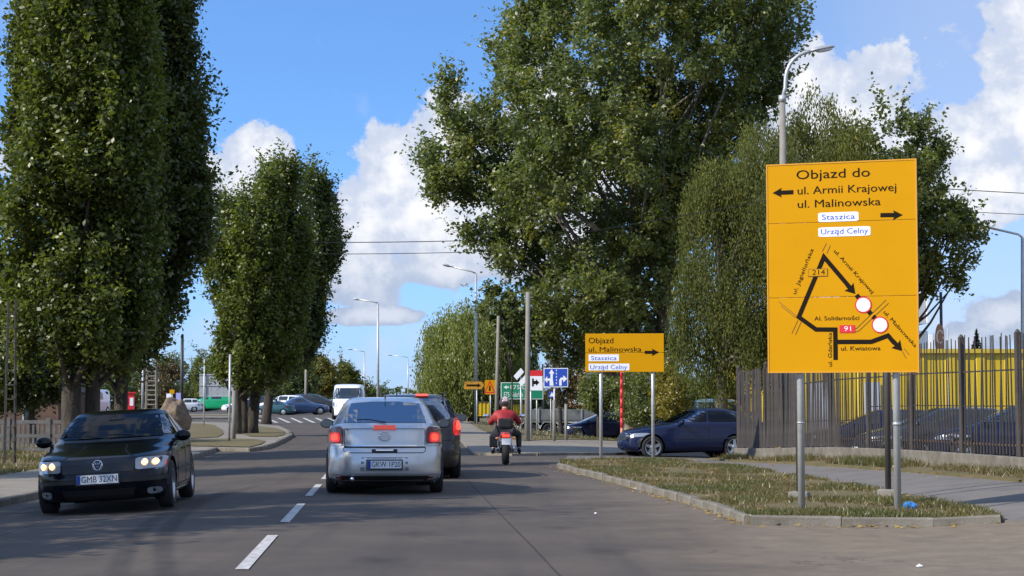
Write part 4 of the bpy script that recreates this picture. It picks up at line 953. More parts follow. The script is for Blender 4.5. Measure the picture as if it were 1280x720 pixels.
skin('body', bpts, ed, M_skin, dr, 1)
skin('shirt', [(-.12, .36, .58, .16), (-.14, .36, .80, .165), (-.15, .36, .98, (.19, .14)), (-.12, .17, .99, .075), (.04, .11, .83, .055), (-.12, .55, .99, .075), (.04, .61, .83, .055)], [(0, 1), (1, 2), (2, 3), (3, 4), (2, 5), (5, 6)], mat('light_shirt', (.4, .36, .3), .8), dr, 1)
link('hair', ell(bmesh.new(), (-.135, .36, 1.255), (.095, .09, .085)), mat('fair_hair', (.35, .25, .12), .7), dr, True)
bm = bmesh.new(); tube(bm, [(.36 + .1 * math.sin(2 * math.pi * k / 20) * .35, .36 + .18 * math.cos(2 * math.pi * k / 20), .93 + .17 * math.sin(2 * math.pi * k / 20)) for k in range(21)], .014, 6, False); link('steering_wheel', bm, M_blk, bora, True)

# the inside of every body shell is dark trim, not paint
for k_, m in MATS.items():
    if k_.endswith('_paint'):
        t = m.node_tree; b = t.nodes['Principled BSDF']; g = t.nodes.new('ShaderNodeNewGeometry'); d_ = t.nodes.new('ShaderNodeBsdfDiffuse'); d_.inputs[0].default_value = (.012, .012, .013, 1)
        mx = t.nodes.new('ShaderNodeMixShader'); t.links.new(g.outputs['Backfacing'], mx.inputs[0]); t.links.new(b.outputs[0], mx.inputs[1]); t.links.new(d_.outputs[0], mx.inputs[2]); t.links.new(mx.outputs[0], t.nodes['Material Output'].inputs[0])
# ------------------------------------------------------------------ signs
M_or = mat('sign_orange', (.56, .265, .001), .5, spec=.1, var=.035, vscale=1.3, detail=9); M_signb = mat('sign_black', (.012, .007, .004), .6, spec=.1); M_signw = mat('sign_white', (.78, .79, .82), .45)
M_signbl = mat('sign_blue', (.02, .07, .42), .4); M_signr = mat('sign_red', (.62, .02, .025), .4); M_signg = mat('sign_green', (.01, .22, .12), .4); M_back = mat('sign_back', (.36, .38, .4), .5, .4, var=.1); M_btxt = mat('sign_blue_print', (.03, .08, .5), .5); M_line = mat('sign_brown_line', (.10, .05, .01), .5)
def flat(name, poly, m, parent, off, th=.002):
    """flat print or plate in the XZ plane of parent, front at y=-off"""
    if poly_area(poly) < 0: poly = poly[::-1]
    bm = prism(bmesh.new(), poly, 0, 1, lambda a, b, h: (a, -off + h * th, b)); bmesh.ops.recalc_face_normals(bm, faces=bm.faces)
    return link(name, bm, m, parent)
def rect(a, b, c, d): return [(a, b), (c, b), (c, d), (a, d)]
def circ(x, y, r, n=28): return [(x + r * math.cos(2 * math.pi * k / n), y + r * math.sin(2 * math.pi * k / n)) for k in range(n)]
def thick(pts, w):
    L_, R_ = [], []
    for i, p in enumerate(pts):
        p = Vector(p); d1 = (Vector(pts[i]) - Vector(pts[i - 1])).normalized() if i else None; d2 = (Vector(pts[i + 1]) - p).normalized() if i < len(pts) - 1 else None
        d1 = d1 or d2; d2 = d2 or d1; n1 = Vector((-d1.y, d1.x)); n2 = Vector((-d2.y, d2.x)); n_ = (n1 + n2).normalized(); k = w / 2 / max(.35, n_.dot(n1))
        L_.append(tuple(p + n_ * k)); R_.append(tuple(p - n_ * k))
    return L_ + R_[::-1]
def arrow(tail, tip, w, hw, hl):
    t, p = Vector(tail), Vector(tip); d = (p - t).normalized(); n = Vector((-d.y, d.x)); b = p - d * hl
    return [tuple(t + n * w / 2), tuple(b + n * w / 2), tuple(b - d * hl * .12 + n * hw / 2), tuple(p), tuple(b - d * hl * .12 - n * hw / 2), tuple(b - n * w / 2), tuple(t - n * w / 2)]
# big detour board
YB = 21.7; yaw = R(-19)
bx = Xp(1054, YB); bz0 = Zp(464.5, YB); Wb, Hb = 1.75, 2.475
big = empty('detour_sign', (bx, YB, gz(bx, YB) + .1), yaw, 'tall orange detour board with a route map on steel posts on the grass island', 'road sign')
zb = bz0 - big.location.z
def bp(x, y):
    """zoomed-photo coordinates of the board face -> metres on the face"""
    top = 62 - 20 * (x - 50) / 447; bot = 686 - 6 * (x - 50) / 447
    return ((x - 50) / 447 * Wb - Wb / 2, zb + (1 - (y - top) / (bot - top)) * Hb)
for a, b in ((0, .3555), (.357, .7155), (.717, 1)):
    o = mkbox('board_panel', -Wb / 2, Wb / 2, -.02, .0, zb + a * Hb, zb + b * Hb, M_or, big, .006)
fr = bmesh.new()
for q_ in (rect(-Wb / 2 - .012, zb - .012, Wb / 2 + .012, zb + .004), rect(-Wb / 2 - .012, zb + Hb - .004, Wb / 2 + .012, zb + Hb + .012), rect(-Wb / 2 - .012, zb + .004, -Wb / 2 + .004, zb + Hb - .004), rect(Wb / 2 - .004, zb + .004, Wb / 2 + .012, zb + Hb - .004)):
    prism(fr, q_, -.026, .02, lambda a, b, h: (a, h, b))
bmesh.ops.recalc_face_normals(fr, faces=fr.faces); link('board_frame', fr, mat('frame_orange', (.6, .28, .01), .5), big)
for zz in (.12, .5, .88): mkbox('cross_rail', -Wb / 2 + .05, Wb / 2 - .05, .003, .04, zb + Hb * zz - .03, zb + Hb * zz + .03, M_galv, big)
def btext(t, x0, x1, ybase, capz, m=M_signb, ang=0, lenz=None):
    a = bp(x0, ybase); w = (x1 - x0) / 447 * Wb if lenz is None else lenz / 447 * Wb
    return lettering(t, a[0], a[1], w, capz / 625 * Hb, m, big, -.024, ang)
btext('Objazd do', 140, 362, 103, 27); btext('ul. Armii Krajowej', 143, 440, 149, 23); btext('ul. Malinowska', 143, 393, 190, 23)
for (x0, y0, x1, y1) in ((205, 200, 327, 233), (205, 244, 362, 278)):
    a, b = bp(x0, y1), bp(x1, y0); flat('white_field', chaikin(rect(a[0], a[1], b[0], b[1]), 2, .07), M_signw, big, .0235)
o = lettering('Staszica', bp(216, 226)[0], bp(216, 226)[1], 100 / 447 * Wb, 16 / 625 * Hb, M_btxt, big, -.026); o = lettering('Urząd Celny', bp(213, 270)[0], bp(213, 270)[1], 142 / 447 * Wb, 16 / 625 * Hb, M_btxt, big, -.026)
flat('arrow', arrow(bp(130, 142), bp(66, 145), .05, .115, .1), M_signb, big, .0235); flat('arrow', arrow(bp(392, 211), bp(458, 210), .05, .115, .1), M_signb, big, .0235)
T = .052
flat('route_line', thick([bp(300, 432), bp(221, 338), bp(143, 520), bp(195, 557), bp(253, 557), bp(253, 648)], T), M_signb, big, .0235)
flat('route_line', thick([bp(260, 594), bp(360, 593), bp(410, 574), bp(428, 596)], T), M_signb, big, .0238)
flat('arrow', arrow(bp(424, 590), bp(451, 620), T, .14, .1), M_signb, big, .0236); flat('arrow', arrow(bp(292, 424), bp(314, 449), T, .14, .1), M_signb, big, .0242)
for p0, p1 in (((318, 452), (326, 464)), ((352, 500), (361, 510)), ((366, 516), (372, 522))): flat('route_dash', thick([bp(*p0), bp(*p1)], .055), M_signb, big, .0235)
for l in ([(216, 322), (229, 297)], [(230, 328), (241, 303)], [(82, 474), (136, 517)], [(88, 486), (134, 522)], [(121, 570), (140, 530)], [(132, 574), (150, 535)], [(300, 560), (318, 552), (405, 467)], [(306, 566), (324, 560), (413, 476)], [(452, 622), (462, 642)], [(456, 612), (472, 632)]):
    flat('thin_line', thick([bp(*p) for p in l], .006), M_line, big, .0232)
for x, y in ((338, 482), (387, 542)):
    c = bp(x, y); flat('closure_ring', circ(*c, .098), M_signr, big, .0255); flat('closure_disc', circ(*c, .082), M_signw, big, .027)
a, b = bp(173, 398), bp(232, 373); flat('number_field', rect(a[0], a[1], b[0], b[1]), M_line, big, .026); flat('number_field', rect(a[0] + .006, a[1] + .006, b[0] - .006, b[1] - .006), M_or, big, .0275)
lettering('214', a[0] + .05, a[1] + .02, .15, .06, M_signb, big, -.029)
a, b = bp(266, 567), bp(312, 543); flat('number_field', rect(a[0], a[1], b[0], b[1]), M_signr, big, .026); lettering('91', a[0] + .055, a[1] + .022, .08, .055, M_signw, big, -.028)
btext('ul. Jagiellońska', 134, 0, 452, 11, ang=R(67.5), lenz=147); btext('ul. Armii Krajowej', 250, 0, 322, 11, ang=R(-49), lenz=172); btext('Al. Solidarności', 190, 325, 530, 12)
btext('ul. Gdańska', 242, 0, 668, 11, ang=R(90), lenz=102); btext('ul. Kwiatowa', 270, 387, 620, 13); btext('ul. Malinowska', 396, 0, 505, 11, ang=R(-49), lenz=140)
cy_, sy_ = math.cos(yaw), math.sin(yaw)
for px in (1000, 1113):
    X = Xp(px + 2, YB); lx = (X - bx) / cy_
    bm = tube(bmesh.new(), [(lx, .085, -.3), (lx, .085, zb + Hb - .1)], .042, 14); bmesh.ops.recalc_face_normals(bm, faces=bm.faces); link('post', bm, M_galv, big, True)
    mktube('pipe_clamp', [(lx, .085, 1.0 + (.02 if px < 1100 else 0)), (lx, .085, 1.035)], .048, M_galv, big, 14)
M_rp = mat('rear_post', (.07, .065, .06), .6, .2)
for px in (998, 1109):
    Yr = 24.6; X = Xp(px, Yr); dx, dy = X - bx, Yr - YB; lx, ly = dx * cy_ + dy * sy_, -dx * sy_ + dy * cy_
    zz = gz(X, Yr) - gz(bx, YB)
    r_ = mktube('rear_post', [(lx, ly, zz - .1), (lx, ly, 3.4)], .04, M_rp, big, 12)
    mktube('brace', [(lx, ly, 3.35), (-.4 if px < 1050 else .55, .10, 3.5)], .025, M_galv, r_)
    bm = box(bmesh.new(), lx - .13, lx + .13, ly - .12, ly + .12, zz - .05, zz + .09, .02); link('concrete_foot', bm, M_conc, r_)
# second detour board
Y2 = 42.0; X2 = Xp(781, Y2); s2 = empty('detour_sign', (X2, Y2, gz(X2, Y2) + .1), R(-5), 'small wide orange detour board with right arrow on two grey posts', 'road sign')
z0 = Zp(465, Y2) - s2.location.z; W2, H2 = 98 / 2300 * Y2, 48 / 2300 * Y2
for a, b in ((0, .495), (.505, 1)): mkbox('board_panel', -W2 / 2, W2 / 2, -.02, 0, z0 + a * H2, z0 + b * H2, M_or, s2, .008)
def b2(px, py): return ((px - 732) / 98 * W2 - W2 / 2, z0 + (464 - py) / 48 * H2)
def t2(t, x0, x1, yb, cap, m=M_signb, off=-.024): p = b2(x0, yb); lettering(t, p[0], p[1], (x1 - x0) / 98 * W2, cap / 48 * H2, m, s2, off)
t2('Objazd', 736, 767, 428, 7); t2('ul. Malinowska', 736, 802, 438.5, 6)
for (x0, y0, x1, y1) in ((736, 442, 774, 450.5), (736, 453.5, 787, 462)):
    a, b = b2(x0, y1), b2(x1, y0); flat('white_field', rect(a[0], a[1], b[0], b[1]), M_signw, s2, .0235)
t2('Staszica', 739, 771, 449, 5, M_btxt, -.026); t2('Urząd Celny', 738, 784, 460.5, 5.5, M_btxt, -.026)
flat('arrow', arrow(b2(806, 439.5), b2(824, 439.5), .07, .17, .15), M_signb, s2, .0235)
for px in (751, 816): lx = Xp(px, Y2) - X2; mktube('post', [(lx, .05, -.2), (lx, .05, z0 + H2 - .05)], .038, M_galv, s2, 12)
# generic small sign on a post
def post_sign(name, label, cat, px, py_base, Y, parts, post=True, pr=.03, top=None, pm=M_galv, z_off=0):
    X = Xp(px, Y); zg = gz(X, Y); r = empty(name, (X, Y, zg + z_off), 0, label, cat)
    def f(x, y): return (Xp(x, Y, y) - X, Zp(y, Y) - r.location.z)
    if post: mktube('post', [(0, .04, -.2), (0, .04, f(px, top)[1])], pr, pm, r, 8)
    for nm, poly, m, off in parts: flat(nm, [f(*p) for p in poly], m, r, off, .02 if off <= .021 else .004)
    return r, f
def prt(px0, py0, px1, py1): return [(px0, py0), (px1, py0), (px1, py1), (px0, py1)]
# lane sign
ls, f = post_sign('lane_sign', 'blue lane arrow sign with white arrows on a thin post', 'road sign', 693, 545, 66, [
    ('plate', prt(679.5, 484, 710, 460), M_signw, .02), ('field', prt(680.5, 483, 709, 461), M_signbl, .024),
    ('arrow', [(687, 482), (687, 476), (684, 476), (684, 479), (680.8, 474.5), (684, 470), (684, 473), (688, 473), (688, 467), (686, 467), (689.5, 461.5), (693, 467), (691, 467), (691, 474), (692, 482)], M_signw, .028),
    ('arrow', [(699, 482), (699, 475), (701, 472), (704, 472), (704, 469), (709, 473.5), (704, 478), (704, 475), (702, 475), (702, 482)], M_signw, .028)], pr=.03, top=462)
for yy in (462, 466, 470, 474, 478): a, b = f(695, yy), f(696, yy + 2); flat('lane_dash', rect(a[0], b[1], b[0], a[1]), M_signw, ls, .028)
# green direction board
gd, f = post_sign('direction_sign', 'green direction board with white lettering behind the pale lamp post', 'road sign', 652, 530, 88, [
    ('plate', prt(626, 499, 679, 478), M_signw, .02), ('field', prt(626.8, 498.3, 678.2, 478.7), M_signg, .024)], top=480)
def gl(t, x0, x1, yb, cap, m=M_signw): a = f(x0, yb); lettering(t, a[0], a[1], f(x1, yb)[0] - a[0], f(x0, yb - cap)[1] - a[1], m, gd, -.028)
gl('E75 Gdańsk', 630, 654, 496, 6); gl('E75 G', 638, 658, 486.5, 5); flat('arrow', arrow(f(636, 484), f(629.5, 484), .07, .2, .14), M_signw, gd, .028)
a = f(671, 530)[0]; mktube('post', [(a, .04, -.3), (a, .04, f(0, 480)[1])], .03, M_galv, gd, 8)
# red and white arrow board
rw, f = post_sign('advert_sign', 'small red topped white board with a black arrow beside the pale lamp post', 'sign', 663.5, 545, 62, [
    ('plate', prt(661.5, 488, 678, 463), M_signw, .02), ('red_field', prt(661.5, 470, 678, 463), M_signr, .024),
    ('arrow', [(665, 473), (667, 473), (667, 476), (670, 476), (670, 474), (674, 478), (670, 482), (670, 480), (667, 480), (667, 483), (665, 483)], M_signb, .026)], top=463)
# two white bars
xc, f = post_sign('barrier_sign', 'two tilted white bars of a warning cross behind the lamp post', 'road sign', 651, 545, 70, [
    ('bar', [(642, 470), (651, 460), (655, 465), (646, 475)], M_signw, .02), ('bar', [(648, 478), (657, 468), (661, 473), (652, 483)], M_signw, .02)], top=470, pr=.025)
# warning triangle on yellow + small arrow board
wt, f = post_sign('warning_sign', 'yellow warning triangle on a grey post before the willow', 'road sign', 613, 525, 98, [
    ('plate', prt(606, 493, 620, 475), M_or, .02), ('triangle', [(605, 491.5), (619.5, 491.5), (612.2, 475)], M_signr, .024), ('field', [(607.4, 490), (617.2, 490), (612.2, 478.5)], M_or, .027), ('pictogram', [(611, 488.5), (613.5, 488.5), (613, 482), (611.5, 482)], M_signb, .03)], top=480)
ya, f = post_sign('detour_arrow', 'small orange arrow board in front of the willow, left of the triangle', 'road sign', 596, 525, 102, [
    ('plate', [(580, 486.5), (580, 477), (602, 477), (605, 481.5), (602, 486.5)], mat('faded_orange', (.5, .24, .02), .5), .02), ('arrow', [(583, 483), (583, 480.5), (597, 480.5), (597, 479), (601, 481.8), (597, 484.5), (597, 483)], M_signb, .024)], top=479)
bl, f = post_sign('crossing_sign', 'little blue pedestrian sign below the lane sign', 'road sign', 688.5, 520, 80, [('plate', prt(686, 497, 694, 489), M_signbl, .02), ('field', [(690, 490), (693, 495.5), (687, 495.5)], M_signw, .024)], top=489, pr=.02)
# orange and white totem
to, f = post_sign('price_totem', 'white advertising totem with stacked panels and orange edges', 'sign', 722, 515, 128, [('panel', prt(714, y1, 731, y0), M_signw, .024) for y0, y1 in ((463, 470), (473.5, 482), (485, 493), (495.5, 506))] + [
    ('column', prt(711.5, 512, 733, 459), mat('totem_orange', (.62, .2, .07), .5), .02), ('cap', prt(711, 462, 733.5, 459), M_back, .03), ('red_line', prt(716, 477.4, 728, 476.2), M_signr, .03), ('print', prt(717, 489.2, 728, 488.2), mat('grey_print', (.4, .4, .42), .6), .03), ('print', prt(719, 466.6, 727, 465.4), mat('green_print', (.1, .3, .1), .6), .03)], post=False)
a = f(711.5, 515); mkbox('plinth', a[0], f(733, 515)[0], .0, .5, -.5, f(711, 459)[1], M_signw, to)
# bollards / posts
for px, Y, h0, lb in ((692.6, 63, 500, 'white wooden post with pale top under the lane sign'), (707.5, 66, 505, 'grey leaning post before the flatbed truck')):
    X = Xp(px, Y); o = mktube('post', [(0, 0, -.1), (0, 0, Zp(h0, Y) - gz(X, Y))], .055, M_conc, n=8); o.location = (X, Y, gz(X, Y)); tag(o, lb, 'post')
# orange red-white pole behind the second board
Y = 60; X = Xp(777, Y); o = empty('striped_pole', (X, Y, gz(X, Y)), 0, 'thin red and white striped pole behind the small detour board', 'pole')
for k in range(8):
    z = k * .32; mktube('pole_band', [(0, 0, z), (0, 0, z + .319)], .045, M_signr if k % 2 == 0 or k > 2 else mat('band_pale', (.5, .2, .12), .5), o, 8)
# blank board seen from behind on the left
Y = 88; X = Xp(272, Y); bb = empty('sign_board', (X, Y, gz(X, Y)), 0, 'large grey sign board seen from behind on thin posts left of the poplars', 'road sign')
def f(x, y): return (Xp(x, Y, y) - X, Zp(y, Y) - bb.location.z)
a, b = f(249, 496), f(295.5, 467.5)
for k in range(3):
    x0 = a[0] + (b[0] - a[0]) * k / 3; x1 = a[0] + (b[0] - a[0]) * (k + 1) / 3; mkbox('board_panel', x0 + .005, x1 - .005, -.01, .02, a[1], b[1], M_back, bb, .004)
for zz in (a[1] + .03, (a[1] + b[1]) / 2, b[1] - .03): mkbox('stiffener', a[0], b[0], -.05, -.012, zz - .02, zz + .02, M_galv, bb)
for px, tp in ((256, 449),): c = f(px, tp); mktube('post', [(c[0], -.08, -.2), (c[0], -.08, c[1])], .035, M_galv, bb, 8)
for px, tp, Yp, rr, lb in ((287, 445, 57.5, .035, 'thin grey pole standing before the poplar trunks'), (292.5, 490, 60, .07, 'pale concrete post leaning on the first poplar trunk')):
    X_ = Xp(px, Yp); o = mktube('pole', [(0, 0, -.1), (0, 0, Zp(tp, Yp) - gz(X_, Yp))], rr, M_galv if rr < .05 else M_conc, n=8); o.location = (X_, Yp, gz(X_, Yp) + .05); tag(o, lb, 'pole')
# ------------------------------------------------------------------ lamp posts, poles, wires
def lamp(px, Y, pts, r0, r1, label, head=(.55, .16, .09), m=M_galv, joint=None, group='street lamps'):
    X = Xp(px, Y); zg = gz(X, Y); L_ = empty('street_lamp', (X, Y, zg), 0, label, 'street lamp', group)
    W_ = [(Xp(a, Y, b) - X, 0, Zp(b, Y) - zg) for a, b in pts]
    if joint:
        zj = Zp(joint, Y) - zg; mktube('pole', [(0, 0, -.2), (0, 0, zj)], [r0, r1 * 1.5], m, L_, 12); mktube('arm', [(0, 0, zj - .05)] + W_[1:], r1, M_galv, L_, 10)
        mktube('collar', [(0, 0, zj - .1), (0, 0, zj + .05)], r1 * 1.9, M_galv, L_, 10)
    else:
        mktube('pole', [(0, 0, -.2), W_[0]], [r0, r1], m, L_, 10); mktube('arm', W_, r1 * .7, M_galv, L_, 8)
    e, d = Vector(W_[-1]), (Vector(W_[-1]) - Vector(W_[-2])).normalized(); s = head
    hd = bmesh.new(); ell(hd, (0, 0, 0), (s[0] / 2, s[1] / 2, s[2] / 2 * 1.2), 16, 8)
    for v in hd.verts:
        if v.co.z < 0: v.co.z *= .35
    ang = math.atan2(d.z, d.x); bmesh.ops.transform(hd, matrix=Matrix.Translation(e + d * s[0] * .42) @ Matrix.Rotation(-ang, 4, 'Y'), verts=hd.verts)
    h = link('lamp_head', hd, mat('lamp_housing', (.4, .41, .42), .4, .4), L_, True)
    g = ell(bmesh.new(), (0, 0, -.03), (s[0] * .33, s[1] * .38, .045), 12, 6); bmesh.ops.transform(g, matrix=Matrix.Translation(e + d * s[0] * .5) @ Matrix.Rotation(-ang, 4, 'Y'), verts=g.verts); link('lamp_glass', g, M_lampw, h, True)
    return L_
arc = [(981.5, 130)] + [(981.5 + 2 * 0, 110)] + [(1016 - 34 * math.cos(R(a)), 100 - 36 * math.sin(R(a))) for a in (5, 18, 32, 46, 60, 74, 86)]
lamp(981.5, 42.0, arc, .13, .045, 'tall concrete lamp post with curved arm rising behind the big detour board', head=(.62, .24, .14), m=M_conc, joint=122)
lamp(1278, 80, [(1278, 297), (1273, 293), (1225, 282)], .11, .07, 'street lamp with long arm at the right edge of the picture', head=(.85, .3, .2))
lamp(595, 104, [(595, 342), (590, 339.5), (564, 333)], .10, .065, 'pale lamp post in front of the willow', head=(.6, .25, .14))
lamp(472.5, 135, [(472.5, 379), (468, 377.5), (449, 374.5)], .11, .075, 'lamp post rising above the roof of the silver liftback', head=(.5, .25, .14))
lamp(455.5, 250, [(455.5, 440), (453, 439), (441, 437)], .12, .08, 'distant lamp post just left of the tallest far one', head=(.9, .3, .2))
lamp(510, 300, [(510, 447.5), (507, 446), (490, 444)], .12, .08, 'distant lamp post between the road gap and the willow', head=(.9, .3, .2))
lamp(461, 430, [(461, 471), (459, 470), (452, 469)], .14, .1, 'farthest small lamp post beside the road gap', head=(1.2, .4, .3))
def pole(px, Y, ytop, r0, r1, m, label, px2=None, cat='pole', base=None):
    X = Xp(px, Y); zg = gz(X, Y); o = mktube('utility_pole', [(0, 0, -.3), ((Xp(px2 or px, Y) - X), 0, Zp(ytop, Y) - zg)], [r0, r1], m, n=10); o.location = (X, Y, zg); return tag(o, label, cat)
pole(659, 61, 365, .10, .075, M_conc, 'pale concrete pole right of the motorcyclist', 660)
pole(620, 82, 395, .10, .07, M_conc, 'weathered wooden pole behind the motorcyclist leaning into the tree', 623)
pole(227, 140, 418, .16, .11, M_dkst, 'slim dark mast between the lattice tower and the poplars')
pole(178, 160, 446, .1, .08, M_galv, 'thin pale pole left of the lattice tower'); pole(382, 175, 463, .13, .11, M_conc, 'short pale pole beside the yellowing trees')
pole(1178, 90, 365, .09, .07, M_dkst, 'dark pole under the leafy branch right of the big board'); pole(1186, 60, 405, .03, .02, M_galv, 'thin antenna rod above the railings')
for px, Y, yt in ((716, 140, 440), (678.5, 120, 455)): pole(px, Y, yt, .08, .06, M_conc, 'thin far pole among the branches above the %s' % ('totem' if px > 700 else 'arrow board'))
# lattice tower
def lattice(px, Y, ytop, w, label, m, seg=14, hb=0):
    X = Xp(px, Y); zg = gz(X, Y); H = Zp(ytop, Y) - zg; t = empty('lattice_tower', (X, Y, zg), 0, label, 'lattice pole')
    def hw(z): return w / 2 * (1 - .35 * z / H)
    for sx in (-1, 1):
        for sy in (-1, 1): mktube('leg', [(sx * hw(0), sy * hw(0) * .5, -.2), (sx * hw(H), sy * hw(H) * .5, H)], .055 * w / .8, m, t, 5, False)
    for k in range(seg):
        z0_, z1_ = H * k / seg, H * (k + 1) / seg
        mkbox('rung', -hw(z0_), hw(z0_), -hw(z0_) * .5 - .02, hw(z0_) * .5 + .02, z0_ - .05 * w, z0_ + .05 * w, m, t)
    return t
lattice(189, 125, 405, .75, 'concrete lattice tower between the big poplars and the boulder', M_conc, 20)
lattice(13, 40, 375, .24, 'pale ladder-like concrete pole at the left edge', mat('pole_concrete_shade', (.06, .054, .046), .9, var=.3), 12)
def wire(label, a, b, sag, r=.014):
    (x0, y0, Y0), (x1, y1, Y1) = a, b; p0 = Vector((Xp(x0, Y0, y0), Y0, Zp(y0, Y0))); p1 = Vector((Xp(x1, Y1, y1), Y1, Zp(y1, Y1))); pts = []
    for k in range(25): t = k / 24; p = p0.lerp(p1, t); p.z -= sag * 4 * t * (1 - t); pts.append(p)
    return tag(mktube('overhead_wire', pts, r, M_blk, n=5), label, 'wire', 'overhead wires')
wire('upper dark overhead wire crossing the road between the trees', (-200, 275, 95), (900, 285, 95), .95, .022); wire('lower dark overhead wire crossing the road between the trees', (-200, 292, 96), (900, 300, 96), .9, .018)
wire('upper overhead wire right of the big board', (830, 208, 85), (1480, 250, 85), .2, .02); wire('lower overhead wire right of the big board', (830, 238, 86), (1480, 275, 86), .2, .016); wire('thin overhead wire through the birch', (700, 295, 60), (1010, 240, 60), .05, .01)
# ------------------------------------------------------------------ railings
fe = empty('railing_fence', (FA[0], FA[1], 0), 0, 'long dark iron railing with close upright bars on a low concrete plinth', 'fence')
M_iron = mat('old_iron', (.045, .04, .038), .7, .2, col2=(.09, .07, .058), vscale=5); M_iron2 = mat('grey_iron', (.07, .06, .054), .8, .1, col2=(.035, .029, .026), vscale=4); M_rust = mat('rusty_rail', (.14, .055, .03), .9, col2=(.10, .08, .07), vscale=4)
FL = 20.8; fang = math.atan2(fd.y, fd.x)
def fz(t): p = fpt(t, 0); return gz(*p) + .06
def fl(t): return (fd.x * t, fd.y * t)
bar_me = box(bmesh.new(), -.013, .013, -.012, .012, 0, 1.92); 
for v in list(bar_me.verts):
    if v.co.z > 1: v.co.x *= .55; v.co.y *= .55
bar_ob = link('bar', bar_me, M_iron2, fe); flat_ob = link('bar', box(bmesh.new(), -.036, .036, -.006, .006, 0, 1.84), M_iron2, fe)
t = .06; first = True; firstf = True; i = 0
while t < FL:
    x, y = fl(t); wide = t < 7.6; src = flat_ob if wide else bar_ob
    if wide and firstf: o = src; firstf = False
    elif not wide and first: o = src; first = False
    else: o = share(src, (0, 0, 0), fe)
    o.location = (x, y, fz(t) + .27 + random.uniform(-.02, .02)); o.rotation_euler = (random.gauss(0, .012), random.gauss(0, .012), fang + random.gauss(0, .06)); o.scale = (1, 1, (1 + random.uniform(-.012, .012)) * (1.03 if i % 11 == 5 else 1))
    if random.random() < .4: pass
    t += .100 if wide else .128; i += 1
npost = 9
for k in range(npost + 1):
    t = FL * k / npost; x, y = fl(t); b_ = box(bmesh.new(), -.045, .045, -.04, .04, 0, 2.22); o = link('fence_post', b_, M_iron, fe); o.location = (x + fn_.x * -.03, y, fz(t) + .0); o.rotation_euler = (0, random.gauss(0, .01), fang)
    cpp = lathe(bmesh.new(), [(0, 2.28), (.035, 2.25), (.05, 2.22)], 8); q_ = link('post_cap', cpp, M_iron, o)
for k in range(npost):
    a, b = FL * k / npost + .05, FL * (k + 1) / npost - .05
    for h, m_, th in ((.42, M_rust, .03), (1.05 if k > 3 else .8, M_iron2, .018), (1.62, M_iron, .025)):
        (xa, ya), (xb, yb) = fl(a), fl(b); za, zb_ = fz(a) + h + random.uniform(-.01, .01), fz(b) + h
        bm = bmesh.new(); o_ = -.02
        vs = [bm.verts.new((x_ + fn_.x * q0, y_ + fn_.y * q0, z_ + q1)) for x_, y_, z_ in ((xa, ya, za), (xb, yb, zb_)) for q0, q1 in ((o_, 0), (o_ - .02, 0), (o_ - .02, th), (o_, th))]
        for f_ in ((0, 1, 2, 3), (7, 6, 5, 4), (0, 4, 5, 1), (1, 5, 6, 2), (2, 6, 7, 3), (3, 7, 4, 0)): bm.faces.new([vs[j] for j in f_])
        bmesh.ops.recalc_face_normals(bm, faces=bm.faces); link('rail', bm, m_, fe)
    (xa, ya), (xb, yb) = fl(a - .05), fl(b + .05); L_ = math.hypot(xb - xa, yb - ya); bm = box(bmesh.new(), .004, L_ - .004, -.10, .10, -.3, .26, .012); o = link('plinth_block', bm, M_kerb, fe)
    o.location = (xa, ya, fz(a)); o.rotation_euler = (0, -math.atan2(fz(b) - fz(a), L_), fang)
# pale lower second fence behind
# ------------------------------------------------------------------ buildings
M_yel = mat('yellow_cladding', (.55, .385, .01), .5, var=.05, vscale=.6); M_grey = mat('pale_cladding', (.4, .43, .48), .5)
Yh = 62; xh0, xh1 = Xp(985, Yh), 34.0; zt = Zp(437, Yh); hall = empty('yellow_hall', (xh0, Yh, 0), 0, 'long low yellow corrugated hall behind the railings', 'building')
x = 0; Lh = xh1 - xh0; k = 0
bm = bmesh.new(); prism(bm, [(0, 0.0), (.30, 0), (.36, -.05), (.62, -.05), (.68, 0), (.98, 0), (.98, .04), (0, .04)], -1.5, zt - .12, lambda a, b, h: (a, b, h)); pan = link('wall_panel', bm, M_yel, hall)
while x < Lh - 1:
    if k: share(pan, (x, 0, 0), hall)
    x += 1.0; k += 1
mkbox('side_wall', -.05, Lh, .05, 14, -1.5, zt - .15, M_yel, hall); mkbox('roof', -.2, Lh + .2, -.15, 14.2, zt - .12, zt + .02, mat('roof_sheet', (.5, .36, .03), .6), hall)
for px0, px1 in ((1010, 1034), (1080, 1100)):
    a, b = Xp(px0, Yh) - xh0, Xp(px1, Yh) - xh0; mkbox('door', a, b, -.09, -.06, -1, zt - 1.1, M_grey, hall)
